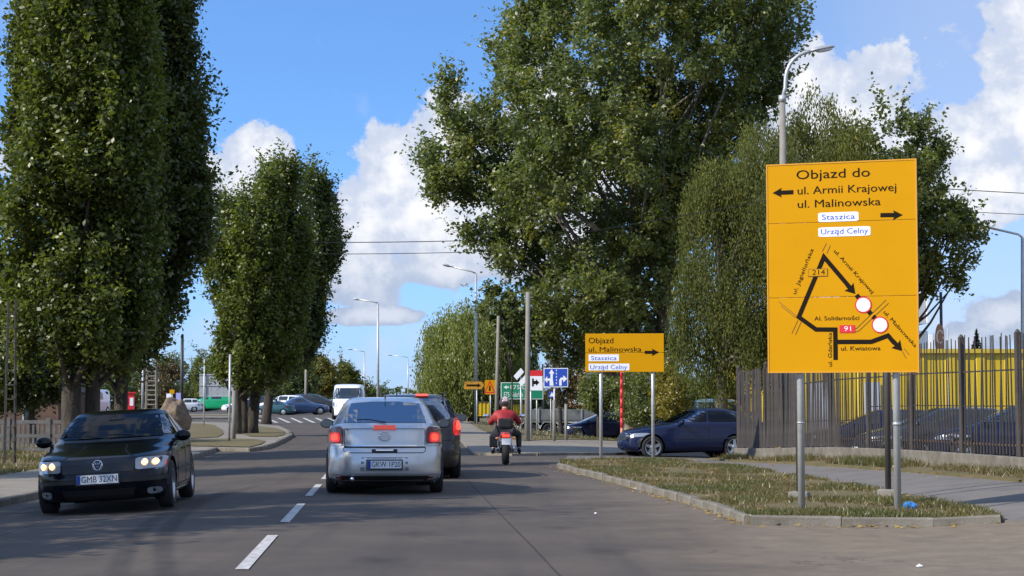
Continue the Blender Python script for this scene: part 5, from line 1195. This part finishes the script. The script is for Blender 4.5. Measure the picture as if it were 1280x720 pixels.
# grey-blue stack behind the fence and tall pale tower pieces
Y = 118; X = Xp(1152, Y)
tw = empty('silo_building', (X, Y, 0), R(0), 'pale grey and white block rising behind the right edge of the big board', 'building')
def twp(nm, x0, x1, y0, y1, d0, d1, m): mkbox(nm, Xp(x0, Y) - X, Xp(x1, Y) - X, d0, d1, Zp(y1, Y), Zp(y0, Y), m, tw, .02)
twp('upper_block', 1120, 1158.5, 366, 405, 0, 4, M_grey); twp('white_edge', 1159, 1162, 363, 404, -.1, 4, M_signw); twp('neck', 1120, 1152, 405.5, 413, .5, 4, M_back); twp('lower_block', 1120, 1161, 413.5, 520, 0, 4, mat('blue_grey_wall', (.22, .27, .34), .6)); twp('white_side', 1161.5, 1167, 418, 520, -.1, 4, M_signw)
ov, f = post_sign('round_board', 'rusty oval board on a short pole beside the pale block', 'sign', 1174, 440, 84, [('plate', chaikin([(1169, 440), (1168.5, 415), (1172, 404), (1178, 406), (1180.5, 418), (1180, 445)], 2), M_rust, .02), ('ring', thick([(1175 + 4 * math.cos(R(a)), 421 + 8 * math.sin(R(a))) for a in range(0, 350, 30)], 1.2), M_back, .024)], top=420)
# yellow building parts beyond the birch
Y = 75; X = Xp(872, Y); yb_ = empty('yellow_kiosk', (X, Y, gz(X, Y)), 0, 'bright yellow building glimpsed behind the birch and the blue hatchback', 'building')
a, b = Xp(826, Y) - X, Xp(858, Y) - X; mkbox('wall', a, b, 0, 4, -.5, Zp(503, Y) - yb_.location.z, M_yel, yb_); mkbox('door', a + .4, a + .9, -.04, -.003, 0, 1.9, M_signw, yb_)
a, b = Xp(915, Y) - X, Xp(985, Y) - X; mkbox('wall', a, b, 0, 4, -.5, Zp(449, Y) - yb_.location.z, M_yel, yb_); mkbox('roof', a - .1, b + .1, -.1, 4.1, Zp(449, Y) - yb_.location.z, Zp(447, Y) - yb_.location.z, M_back, yb_)
# white lion-like emblem above the pale blue car
lp = [(876, 497), (878, 493), (874, 492), (871, 490), (875, 489.5), (876, 487), (879, 488.5), (881, 485.5), (883, 488), (887, 488.5), (884, 491), (887, 494), (883, 494), (884, 497.5), (880, 495.5)]
em, f = post_sign('emblem_sign', 'jagged white animal emblem above a blue band under the birch', 'sign', 880, 515, 84, [('emblem', [(880 + (a - 880) * .9, b) for a, b in lp], M_signw, .02), ('band', prt(868, 503, 906, 499.5), M_signw, .02), ('blue_band', prt(869, 510, 905, 503.5), mat('band_blue', (.06, .16, .35), .5), .02)], top=499)
# yellow containers by the motorcyclist
for px0, px1, y0, y1, Y, lb in ((594, 613, 503, 520, 112, 'yellow skip left of the motorcyclist under the willow'), (640, 657, 505, 520, 108, 'yellow skip right of the motorcyclist')):
    X = Xp(px0, Y); W_ = Xp(px1, Y) - X; zz = Zp(y1, Y); H = Zp(y0, Y) - zz; t = empty('skip', (X, Y, zz), 0, lb, 'container'); bm = bmesh.new(); prism(bm, [(0, .12), (.12, 0), (W_ - .12, 0), (W_, .12), (W_, H), (0, H)], 0, 1.6, lambda a, b, h: (a, h, b)); bmesh.ops.recalc_face_normals(bm, faces=bm.faces); link('bin', bm, M_yel, t)
    for k in range(4): mkbox('rib', W_ * (k + .5) / 4 - .03, W_ * (k + .5) / 4 + .03, -.05, -.002, .1, H - .02, M_yel, t)
    mkbox('rim', -.04, W_ + .04, -.06, 1.66, H, H + .07, M_dkst, t)
# left: house, concrete fence, kiosk
Y = 62; X = Xp(20, Y); hs_ = empty('brown_house', (X, Y, gz(X, Y)), 0, 'low brown house in shade behind the concrete fence', 'building')
M_br = mat('brown_render', (.12, .07, .05), .9, var=.3, vscale=2)
mkbox('wall', -4, Xp(73, Y) - X, 0, 6, 0, Zp(490, Y) - hs_.location.z, M_br, hs_)
bm = bmesh.new(); zr = Zp(490, Y) - hs_.location.z; xe = Xp(75, Y) - X; prism(bm, [(-4.2, zr + .01), (xe, zr + .01), (xe - 1.6, zr + 1.2), (-4.2, zr + 1.2)], -.3, 6.3, lambda a, b, h: (a, h, b)); bmesh.ops.recalc_face_normals(bm, faces=bm.faces); link('roof', bm, mat('roof_dark', (.06, .045, .04), .9), hs_)
w_ = mkbox('window', Xp(30, Y) - X, Xp(40, Y) - X, -.05, -.003, .7, 1.5, M_farglass, hs_); mkbox('window_frame', Xp(29, Y) - X, Xp(41, Y) - X, -.03, -.002, .62, 1.58, M_signw, w_)
M_cf = mat('grey_precast', (.13, .13, .13), .9, var=.25, vscale=3, bump=.4)
cf = empty('precast_fence', (-13.0, 48, gz(-13, 48) + .1), 0, 'grey precast concrete fence with open uprights by the left edge', 'fence')
for k in range(5):
    x = k * 1.05 - 2.2; mkbox('fence_post', x - .06, x + .06, -.06, .06, 0, .88, M_cf, cf, .01)
    if k < 4:
        for z in (.0, .36, .72): mkbox('rail', x + .065, x + .985, -.03, .03, z + .02, z + .11, M_cf, cf)
        for j in range(7): mkbox('baluster', x + .12 + j * .125, x + .18 + j * .125, -.025, .025, .135, .715, M_cf, cf)
Y = 150; X = Xp(161, Y); rk = empty('red_kiosk', (X, Y, gz(X, Y)), R(10), 'small red kiosk right of the big poplar trunks', 'building'); mkbox('wall', -.45, .45, 0, 1, 0, 1.75, M_signr, rk, .02); mkbox('roof', -.55, .55, -.1, 1.1, 1.755, 1.86, M_signr, rk, .02)
for k in (-1, 1): mkbox('window', k * .22 - .14, k * .22 + .14, -.02, -.003, .75, 1.4, M_signw if k > 0 else M_farglass, rk)
for px, py0, py1, m_, Y, lb in ((211, 500, 492, M_signw, 120, 'small white board near the boulder'), (223, 500, 491, mat('lilac_sign', (.3, .3, .6), .5), 125, 'small lilac board right of the white one near the boulder'), (215, 492, 487, M_or, 122, 'small orange sign above the white board')):
    post_sign('small_sign', lb, 'sign', px, 515, Y, [('plate', prt(px - 3, py0, px + 3, py1), m_, .02)], top=py1, pr=.03)
# boulder
Y = 60; X = Xp(218, Y); bm = bmesh.new(); bmesh.ops.create_icosphere(bm, subdivisions=5, radius=1)
for v in bm.verts:
    d = v.co.normalized(); f1 = mn.noise(d * 1.3 + Vector((5, 1, 2))) * .34 + mn.noise(d * 3.1 + Vector((1, 8, 2))) * .14 + mn.noise(d * 9) * .03
    rr = 1 + f1; cut = max(0, d.dot(Vector((.75, -.5, .3)).normalized()) * rr - .95) * .7; v.co = d * rr - Vector((.75, -.5, .3)).normalized() * cut
    v.co = Vector((v.co.x * .50, v.co.y * .5, v.co.z * .66))
bo = link('boulder', bm, mat('granite', (.10, .072, .05), .9, col2=(.20, .15, .105), vscale=5, bump=.8, bscale=10), None, True, (X, Y, gz(X, Y) + .72)); tag(bo, 'big brown rounded boulder behind the black saloon', 'boulder')
# blue litter by the post
px, py = 1139, 636; X, Y = gp(px, py, .1); bm = bmesh.new(); ell(bm, (0, 0, 0), (.085, .05, .045), 18, 12)
for v in bm.verts: v.co += v.co.normalized() * mn.noise(v.co * 22) * .03
tag(link('crumpled_bag', bm, mat('blue_plastic', (.02, .18, .5), .3, coat=1), None, False, (X, Y, gz(X, Y) + .14)), 'crumpled blue plastic bag on the grass beside the right sign post', 'litter')
for i, (px, py) in enumerate(((795, 612), (745, 643), (1149, 710))):
    X, Y = gp(px, py); bm = bmesh.new(); ell(bm, (0, 0, .008), ((.035, .018, .03)[i], .015, .012), 8, 6)
    for v in bm.verts: v.co += v.co.normalized() * mn.noise(v.co * 40 + Vector((i, 0, 0))) * .015
    tag(link('paper_scrap', bm, M_signw, None, False, (X, Y, gz(X, Y) + .01)), ('white paper scrap beside the grass island kerb', 'tiny white scrap on the road before the island kerb', 'pale scrap on the sandy asphalt at bottom right')[i], 'litter')
# ------------------------------------------------------------------ trees
L_pop = leaf_mat('poplar_leaf', (.030, .045, .010), (.16, .185, .04), .38); L_big = leaf_mat('cottonwood_leaf', (.062, .082, .03), (.21, .235, .085), .42, (.26, .22, .04)); L_birch = leaf_mat('birch_leaf', (.045, .055, .016), (.165, .175, .045), .42, (.28, .24, .04), .65, .25)
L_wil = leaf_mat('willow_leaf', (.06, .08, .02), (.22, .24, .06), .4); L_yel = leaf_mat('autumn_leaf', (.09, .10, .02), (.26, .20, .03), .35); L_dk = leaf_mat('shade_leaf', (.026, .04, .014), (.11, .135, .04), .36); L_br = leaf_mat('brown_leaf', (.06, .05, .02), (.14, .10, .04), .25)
def unit(n):
    v = rng.normal(size=(n, 3)); return v / np.linalg.norm(v, axis=1)[:, None]
def leaf_mesh(name, c, size, tone, m, parent, lw=.55, up=.35, hang=False):
    n = len(c); nr = unit(n); nr[:, 2] = np.abs(nr[:, 2]) * 1.0 + up * .5; nr /= np.linalg.norm(nr, axis=1)[:, None]
    a = unit(n)
    if hang: a = a * .35 + np.array([0, 0, -1.0])
    a -= nr * (a * nr).sum(1)[:, None] * (0 if hang else 1); a /= np.linalg.norm(a, axis=1)[:, None]; b = np.cross(nr, a); b /= np.linalg.norm(b, axis=1)[:, None]
    s = (size * rng.uniform(.5, 1.35, n) * (1 + .25 * (rng.random(n) < .1)))[:, None]; v = np.empty((n, 4, 3)); v[:, 0] = c - a * s * .5; v[:, 1] = c + b * s * lw * .5 + nr * s * .08; v[:, 2] = c + a * s * .5; v[:, 3] = c - b * s * lw * .5 + nr * s * .08
    return attr_mesh(name, v.reshape(-1, 3), 4, m, np.clip(tone, 0, 1), parent)
def edge_dist(P_, x, y):
    d = np.full(len(x), 1e9)
    for i in range(len(P_)):
        a = np.array(P_[i]); b = np.array(P_[(i + 1) % len(P_)]); ab = b - a; t = np.clip(((x - a[0]) * ab[0] + (y - a[1]) * ab[1]) / (ab @ ab), 0, 1); d = np.minimum(d, np.hypot(x - a[0] - t * ab[0], y - a[1] - t * ab[1]))
    return d
def crown_pts(out, n, dmax, voids=.0, vs=.35, seed=0, erode=.0):
    a = np.array(out); lo, hi = a.min(0), a.max(0); C_ = []
    while len(C_) < n:
        p = rng.uniform(lo, hi, (n * 3, 2)); k = inpoly(out, p[:, 0], p[:, 1]); p = p[k]; d = edge_dist(out, p[:, 0], p[:, 1]); y = rng.uniform(-1, 1, len(p)) ** 1 * np.minimum(dmax, d * 1.5 + .3)
        for (x, z), yy, dd in zip(p, y, d):
            if dd < erode * rng.uniform(0, 1): continue
            if voids and mn.noise(Vector((x * vs + seed, yy * vs * .8, z * vs))) < -.5 + voids: continue
            C_.append((x, yy, z))
            if len(C_) >= n: break
    return np.array(C_)
def tree(name, label, X, Y, outline, m, nclump, nleaf, size, crad, dmax=2.5, voids=.3, trunk=(.3, .8), trunks=None, bark=None, limbs=20, cat='tree', group=None, elong=1.0, base=None, seed=0, tv=.35, lw=.62, erode=0, tone0=.42, photo=True, shoots=.7):
    zg = gz(X, Y) if base is None else base; r = empty(name, (X, Y, zg), 0, label, cat, group)
    out = [(Xp(px, Y, py) - X, Zp(py, Y) - zg) for px, py in outline] if photo else outline
    cl_ = crown_pts(out, nclump, dmax, voids, .35, seed, erode); n = nclump * nleaf; idx = np.repeat(np.arange(nclump), nleaf)
    R_ = crad * rng.uniform(.55, 1.25, nclump); u = unit(n); rad = rng.uniform(0, 1, n) ** .45; off = u * (R_[idx] * rad)[:, None]; off[:, 2] *= elong
    # shoots push some leaves out of each clump so that the outline is ragged
    sh = rng.random(n) < .16; off[sh] *= rng.uniform(1.2, 1.9, sh.sum())[:, None]
    c = cl_[idx] + off; ct = rng.normal(0, .16, nclump)
    tone = tone0 + ct[idx] + rng.normal(0, .17, n) + .10 * np.sin(cl_[idx, 0] * .9 + seed) * np.cos(cl_[idx, 2] * .7)
    if shoots:
        ns = int(nclump * shoots); k_ = 16; si = rng.integers(0, nclump, ns); mx_ = cl_.mean(0); dv = cl_[si] - mx_; dv[:, 2] *= .25; dv /= np.linalg.norm(dv, axis=1)[:, None] + 1e-6; dv = dv * .7 + np.array([0, 0, .75]) * min(elong, 1.6) * .6 + rng.normal(0, .25, (ns, 3))
        ln = rng.uniform(.5, 1.25, ns) * crad * 2.3; tt = np.tile(np.linspace(.25, 1, k_), ns); ii = np.repeat(np.arange(ns), k_)
        c = np.vstack([c, cl_[si][ii] + dv[ii] * (ln[ii] * tt)[:, None] + rng.normal(0, .05 + size * .25, (ns * k_, 3))]); tone = np.r_[tone, tone0 + .08 + rng.normal(0, .17, ns * k_)]
    leaf_mesh('crown', c, size, tone, m, r, lw)
    bk = bark or M_bark; zs = [p[1] for p in out]; H = max(zs); zc = min(zs)
    tr = trunks or [(0, 0, trunk[0], trunk[1], 0)]
    for j, (tx, ty, r0, hf, lean) in enumerate(tr):
        h = H * hf; pts = [(tx, ty, -.3), (tx + .02, ty, .4), (tx + lean * .25, ty, h * .3), (tx + lean * .6, ty + .05, h * .65), (tx + lean, ty, h)]
        tb = tube(bmesh.new(), pts, [r0 * 1.35, r0 * 1.05, r0 * .85, r0 * .5, r0 * .12], 12)
        for v in tb.verts: v.co += Vector((v.co.x - tx, v.co.y - ty, 0)) * mn.noise(Vector((v.co.x * 3, v.co.y * 3, v.co.z * .8))) * .35
        bmesh.ops.recalc_face_normals(tb, faces=tb.faces); link('trunk', tb, bk, r, True)
        sub = cl_[rng.choice(nclump, min(limbs // len(tr) + 1, nclump), replace=False)]
        for e in sub:
            z0_ = max(zc * .7, min(h * .9, e[2] * rng.uniform(.35, .75))); f_ = z0_ / h; sx = tx + lean * f_; sv = Vector((sx, ty, z0_)); ev = Vector(e); mid = sv.lerp(ev, .5) + Vector((0, 0, -.06 * (ev - sv).length)); rr = r0 * (1 - f_) * .42 + .02
            lb = tube(bmesh.new(), [sv, sv.lerp(mid, .5), mid, mid.lerp(ev, .55), ev], [rr, rr * .8, rr * .55, rr * .35, rr * .12], 6); bmesh.ops.recalc_face_normals(lb, faces=lb.faces); link('limb', lb, bk, r, True)
    return r, cl_
def weeping(name, label, X, Y, outline, m, nstr, nper, size, slen, dmax=2.5, trunk=(.25, .7), bark=None, limbs=14, seed=0, cat='tree', top_bias=.0, wob=.06, voids=.2, tone0=.45, bough=.28):
    zg = gz(X, Y); r = empty(name, (X, Y, zg), 0, label, cat); out = [(Xp(px, Y, py) - X, Zp(py, Y) - zg) for px, py in outline]
    nb = max(20, nstr // 26); bg_ = crown_pts(out, nb, dmax, voids, .4, seed); bi = rng.integers(0, nb, nstr); st = bg_[bi] + rng.normal(0, bough, (nstr, 3)) * np.array([1, 1, .9])
    st = st[inpoly(out, st[:, 0], st[:, 2])]; nstr = len(st); idx = np.repeat(np.arange(nstr), nper); t = np.tile(np.linspace(0, 1, nper), nstr)
    L_ = rng.uniform(slen[0], slen[1], nstr); gr = np.round(st[:, :2] * 1.6) / 1.6; L_ *= .8 + .4 * np.array([mn.noise(Vector((a, b, seed))) + .5 for a, b in gr])
    c = st[idx].copy(); c[:, 2] += L_[idx] * (.5 - t); dr_ = rng.normal(0, .12, (nstr, 2)); c[:, :2] += dr_[idx] * (np.sin(t * 2.2) * 1.0)[:, None]; c += rng.normal(0, wob, c.shape)
    # strands end where the curtain ends
    zmin = np.interp(c[:, 0], *zip(*sorted(((x, min(z for x2, z in out if abs(x2 - x) < 1.5)) for x, _ in out)))) if True else 0
    ok = c[:, 2] > np.maximum(.25, zmin - .5); ct = rng.normal(0, .15, nstr); tone = tone0 + ct[idx] + rng.normal(0, .14, len(c)) + .1 * np.sin(c[:, 0] * 1.3 + seed)
    leaf_mesh('crown', c[ok], size, tone[ok], m, r, .42, hang=True)
    H = max(p[1] for p in out); tb = tube(bmesh.new(), [(0, 0, -.3), (0, 0, H * .25), (.1, 0, H * .5), (0, 0, H * .85)], [trunk[0] * 1.2, trunk[0], trunk[0] * .7, .04], 10); bmesh.ops.recalc_face_normals(tb, faces=tb.faces); link('trunk', tb, bark or M_bark, r, True)
    for e in st[rng.choice(nstr, limbs, replace=False)]:
        sv = Vector((0, 0, min(H * .7, max(H * .25, e[2] * .6)))); ev = Vector(e); mid = sv.lerp(ev, .6) + Vector((0, 0, .25)); lb = tube(bmesh.new(), [sv, sv.lerp(mid, .5) + Vector((0, 0, .15)), mid, ev], [.09, .06, .04, .012], 6); bmesh.ops.recalc_face_normals(lb, faces=lb.faces); link('limb', lb, bark or M_bark, r, True)
    return r
# left pair of tall poplars
Y = 44; X = Xp(88, Y)
tree('poplar_tree', 'tall broad poplar at the left edge with a thick forked trunk', X, Y, [(18, -60), (20, 0), (16, 60), (20, 130), (8, 200), (0, 270), (-8, 330), (4, 400), (20, 440), (80, 452), (120, 450), (160, 445), (190, 400), (195, 150), (185, 0), (160, -150), (110, -260), (70, -260), (40, -180)], L_pop, 980, 140, .13, .33, 1.7, .18, trunks=[(.0, 0, .25, .9, .1), (.42, .3, .17, .8, .25)], limbs=40, elong=1.9, seed=1, tone0=.55)
Y = 47; X = Xp(149, Y)
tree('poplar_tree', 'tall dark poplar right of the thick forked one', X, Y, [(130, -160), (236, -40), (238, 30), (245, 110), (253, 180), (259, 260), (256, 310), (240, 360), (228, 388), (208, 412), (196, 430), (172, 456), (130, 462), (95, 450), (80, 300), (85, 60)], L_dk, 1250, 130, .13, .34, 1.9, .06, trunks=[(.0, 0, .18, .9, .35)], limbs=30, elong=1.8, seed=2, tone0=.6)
# middle poplars
Y = 69; X = Xp(298, Y)
tree('poplar_tree', 'rounded poplar with twin trunks on the left junction island', X, Y, [(300, 232), (322, 215), (345, 225), (355, 300), (352, 380), (345, 440), (335, 478), (300, 485), (275, 470), (262, 440), (265, 400), (252, 360), (258, 310), (272, 290), (278, 250)], L_pop, 480, 105, .14, .31, 1.5, .2, trunks=[(-.05, 0, .15, .9, 0), (.13, .5, .14, .85, .1)], limbs=24, elong=1.8, seed=3, tone0=.62)
Y = 70; X = Xp(316, Y)
tree('poplar_tree', 'poplar with the leaning bare trunk just right of the twin one', X, Y, [(330, 222), (352, 206), (375, 214), (385, 300), (380, 400), (365, 455), (330, 480), (315, 400), (318, 300)], L_pop, 480, 105, .14, .31, 1.5, .18, trunks=[(-.03, 0, .21, .9, .8)], limbs=20, elong=1.8, seed=4, tone0=.5)
Y = 100; X = Xp(333, Y)
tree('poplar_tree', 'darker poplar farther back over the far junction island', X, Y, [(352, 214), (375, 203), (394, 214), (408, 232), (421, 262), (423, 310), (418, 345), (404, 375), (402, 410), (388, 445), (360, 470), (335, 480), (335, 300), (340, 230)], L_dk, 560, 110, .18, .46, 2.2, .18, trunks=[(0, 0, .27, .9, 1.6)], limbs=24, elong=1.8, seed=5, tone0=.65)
# the big one
Y = 84; X = Xp(792, Y)
OUT = [(640, 12), (668, -40), (760, -110), (900, -110), (985, -40), (1008, 10), (1012, 45), (985, 75), (990, 110), (960, 150), (925, 190), (905, 230), (880, 260), (860, 310), (850, 360), (845, 405), (840, 450), (760, 460), (700, 458), (664, 440), (636, 405), (618, 372), (628, 348), (612, 322), (580, 310), (558, 292), (560, 262), (540, 258), (530, 225), (515, 190), (530, 170), (560, 185), (548, 150), (545, 95), (565, 85), (590, 100), (600, 45), (625, 35)]
tree('cottonwood_tree', 'huge spreading poplar towering over the right side of the road', X, Y, OUT, L_big, 2150, 98, .20, .58, 6.0, .23, trunks=[(0, 0, .42, .9, .3), (.9, .6, .3, .8, 2.2)], limbs=70, seed=6, bark=M_barkl, erode=.5, tone0=.45)
Y = 83; X = Xp(640, Y)
tree('sapling_tree', 'thin leafy branches hanging beside the lamp post under the big poplar', X, Y, [(600, 400), (606, 366), (622, 356), (640, 370), (648, 392), (640, 418), (650, 440), (630, 436), (612, 410)], L_big, 46, 60, .19, .30, .8, .0, trunk=(.05, .7), limbs=10, seed=7, bark=M_bark, tone0=.3)
# hanging birch in front of its right flank
Y = 64; X = Xp(902, Y)
weeping('birch_tree', 'weeping birch with hanging pale green strands behind the railings', X, Y, [(935, 190), (905, 222), (872, 236), (852, 270), (846, 330), (840, 380), (836, 430), (846, 470), (905, 492), (940, 470), (985, 470), (1010, 440), (1010, 300), (1000, 215), (970, 180)], L_birch, 3900, 34, .105, (.9, 2.4), 2.4, (.2, .8), limbs=30, seed=8, wob=.09, bark=M_barkl)
Y = 74; X = Xp(1000, Y)
weeping('birch_tree', 'taller birch crown rising behind the curved lamp post and the big board', X, Y, [(925, 200), (932, 165), (955, 150), (975, 158), (1000, 128), (1018, 112), (1045, 125), (1070, 160), (1090, 190), (1100, 240), (1060, 330), (960, 330), (930, 260)], L_birch, 1700, 26, .13, (.5, 1.3), 2.4, (.2, .85), limbs=40, seed=18, bark=M_barkl, wob=.14, bough=.3)
Y = 78; X = Xp(1120, Y)
tree('maple_tree', 'airy leafy tree rising behind the big detour board', X, Y, [(1080, 165), (1100, 140), (1120, 150), (1135, 122), (1150, 150), (1170, 175), (1190, 180), (1170, 215), (1185, 240), (1210, 262), (1228, 300), (1222, 320), (1200, 345), (1205, 365), (1170, 360), (1160, 375), (1140, 360), (1120, 440), (1060, 440), (1060, 250)], L_big, 300, 110, .19, .50, 2.6, .30, trunk=(.25, .85), limbs=40, seed=9, tone0=.3)
# willow far right of the road
Y = 118; X = Xp(592, Y)
weeping('willow_tree', 'big yellow green weeping willow beyond the lamp post', X, Y, [(528, 430), (545, 412), (575, 402), (600, 398), (625, 388), (645, 395), (655, 430), (660, 500), (640, 512), (600, 512), (560, 512), (530, 510), (520, 490), (516, 450)], L_wil, 2900, 34, .17, (1.2, 3.2), 3.2, (.35, .8), limbs=16, seed=10, wob=.09, bough=.5, tone0=.72, voids=.1)
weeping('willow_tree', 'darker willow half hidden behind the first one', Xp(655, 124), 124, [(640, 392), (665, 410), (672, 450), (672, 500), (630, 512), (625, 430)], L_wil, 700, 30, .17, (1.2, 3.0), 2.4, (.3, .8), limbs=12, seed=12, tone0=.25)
# shrubs and small trees round the right
sp = [('shrub', 'leafy green shrub mass right behind the small detour board', 800, 70, [(770, 470), (790, 452), (830, 450), (850, 470), (858, 505), (845, 530), (800, 535), (772, 520)], L_big, 150, 90, .11, .35, .45),
      ('shrub', 'yellowing bush beside the blue hatchback', 838, 68, [(815, 500), (822, 462), (835, 448), (850, 455), (856, 500), (850, 520), (825, 525)], L_yel, 60, 80, .10, .26, .6),
      ('shrub', 'dark shrub under the weeping birch', 885, 72, [(850, 500), (870, 478), (900, 470), (925, 480), (925, 515), (855, 515)], L_dk, 110, 80, .11, .35, .7),
      ('small_tree', 'brownish young tree behind the lane sign', 700, 98, [(680, 470), (690, 445), (705, 432), (722, 445), (728, 462), (715, 500), (690, 500)], L_br, 70, 60, .14, .38, .5),
      ('small_tree', 'green small tree right of the totem', 748, 96, [(728, 480), (735, 470), (760, 465), (775, 480), (772, 512), (735, 512)], L_big, 90, 70, .15, .42, .5),
      ('shrub', 'low hedge behind the flatbed truck', 690, 125, [(655, 498), (680, 492), (740, 494), (790, 490), (795, 520), (655, 520)], L_dk, 110, 60, .16, .45, .6),
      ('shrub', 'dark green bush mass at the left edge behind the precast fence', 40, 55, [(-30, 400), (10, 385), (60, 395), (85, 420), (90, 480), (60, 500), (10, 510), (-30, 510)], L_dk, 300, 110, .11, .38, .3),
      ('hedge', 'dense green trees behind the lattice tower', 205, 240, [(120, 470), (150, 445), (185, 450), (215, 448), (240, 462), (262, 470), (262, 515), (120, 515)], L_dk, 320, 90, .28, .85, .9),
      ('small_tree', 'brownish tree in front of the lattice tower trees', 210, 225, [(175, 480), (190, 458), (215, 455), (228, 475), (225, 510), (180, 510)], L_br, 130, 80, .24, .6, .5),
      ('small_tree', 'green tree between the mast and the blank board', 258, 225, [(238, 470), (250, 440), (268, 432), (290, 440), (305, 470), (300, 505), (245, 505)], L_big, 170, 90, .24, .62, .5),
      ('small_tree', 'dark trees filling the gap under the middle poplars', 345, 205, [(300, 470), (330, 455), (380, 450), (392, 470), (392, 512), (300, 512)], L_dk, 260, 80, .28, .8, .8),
      ('small_tree', 'yellow turning tree beyond the black off-roader', 398, 215, [(380, 500), (380, 460), (395, 446), (412, 452), (420, 475), (420, 505)], L_yel, 160, 90, .26, .62, .45),
      ('small_tree', 'round olive tree right of the yellow turning one', 428, 225, [(408, 500), (408, 465), (420, 455), (436, 456), (446, 470), (450, 505)], L_birch, 150, 90, .26, .62, .4),
      ('small_tree', 'low far tree beside the road gap', 452, 260, [(440, 505), (442, 482), (455, 478), (466, 490), (472, 505)], L_dk, 70, 80, .3, .7, .9),
      ('small_tree', 'dark low trees at the end of the road', 475, 330, [(455, 506), (460, 490), (475, 485), (484, 493), (490, 506)], L_dk, 90, 80, .36, .8, .8),
      ('small_tree', 'leafy tree above the yellow kiosk', 950, 80, [(910, 440), (930, 400), (980, 400), (1000, 440), (985, 455), (920, 450)], L_dk, 120, 90, .16, .5, .6)]
for nm, lb, px, Y, out, m, nc, nl, sz, cr, tn in sp:
    tree(nm, lb, Xp(px, Y), Y, out, m, nc, nl, sz, cr, 3.0 if Y > 150 else 1.6, .12, (.12, .7), limbs=6, cat='tree' if 'tree' in nm else 'shrub', seed=px * .1, tone0=tn)
# conifer behind the hall
Y = 95; X = Xp(1222, Y); cn = empty('spruce_tree', (X, Y, 0), 0, 'pointed spruce tip above the yellow hall', 'tree'); zt_ = Zp(411, Y); n = 5200; t = rng.random(n) ** .6; a = rng.uniform(0, 6.28, n); rr = t * 1.5 * (.55 + .45 * np.abs(np.sin(t * 26))) * rng.random(n) ** .4
leaf_mesh('crown', np.stack([rr * np.cos(a), rr * np.sin(a), zt_ - t * 4.6 - rr * .2], 1), .16, rng.normal(.3, .15, n), L_dk, cn, .35); mktube('trunk', [(0, 0, -.3), (0, 0, zt_)], [.14, .02], M_bark, cn)
# treeline far behind everything: a wood that reads as one mass
def wood(label, x0, x1, Y, h, n, size, m=L_dk):
    x = rng.uniform(x0, x1, n); hh = np.array([h * (1 + .55 * mn.noise(Vector((a * .045, Y, 0))) + .25 * mn.noise(Vector((a * .2, Y, 3)))) for a in x]); z = hh * rng.random(n) ** .7; y = Y + rng.uniform(-6, 6, n)
    o = leaf_mesh('far_wood', np.stack([x, y, z - .5], 1), size, .5 + rng.normal(0, .18, n) + .2 * np.array([mn.noise(Vector((a * .1, 5, b * .2))) for a, b in zip(x, z)]), m, None, .7); o['kind'] = 'stuff'; tag(o, label, 'wood')
wood('band of far woodland closing the view behind the road', -420, 420, 620, 7, 26000, 1.3); wood('nearer line of trees behind the right-hand lots', 12, 120, 170, 3.6, 26000, .42); wood('line of trees behind the left-hand cars', -110, -24, 235, 5.0, 26000, .5)
# roadside tree left of the frame whose shadow crosses the near lanes
def extra(name, label, X, Y, w, h0, h1, m, nc, nl, sz, cr, seed):
    out = [(-w, (h0 + h1) / 2), (-w * .8, h0 + .3), (0, h0), (w * .8, h0 + .3), (w, (h0 + h1) / 2), (w * .7, h1 * .85), (0, h1), (-w * .7, h1 * .85)]
    tree(name, label, X, Y, out, m, nc, nl, sz, cr, w, .12, (.16, .85), limbs=14, seed=seed, photo=False)
for X, Y, w, h0, h1, lb in ((-13.0, 14.3, 2.8, 1.6, 6.6, 'nearest roadside tree outside the left edge'), (-12.8, 17.8, 3.4, 1.6, 10.0, 'second roadside tree outside the left edge'), (-13.2, 22.0, 2.6, 1.8, 11.4, 'third and tallest roadside tree outside the left edge'), (-14.5, 33, 1.8, 2.4, 12, 'fourth roadside tree outside the left edge')):
    extra('roadside_tree', lb, X, Y, w, h0, h1, L_pop, 260, 110, .15, .45, X)
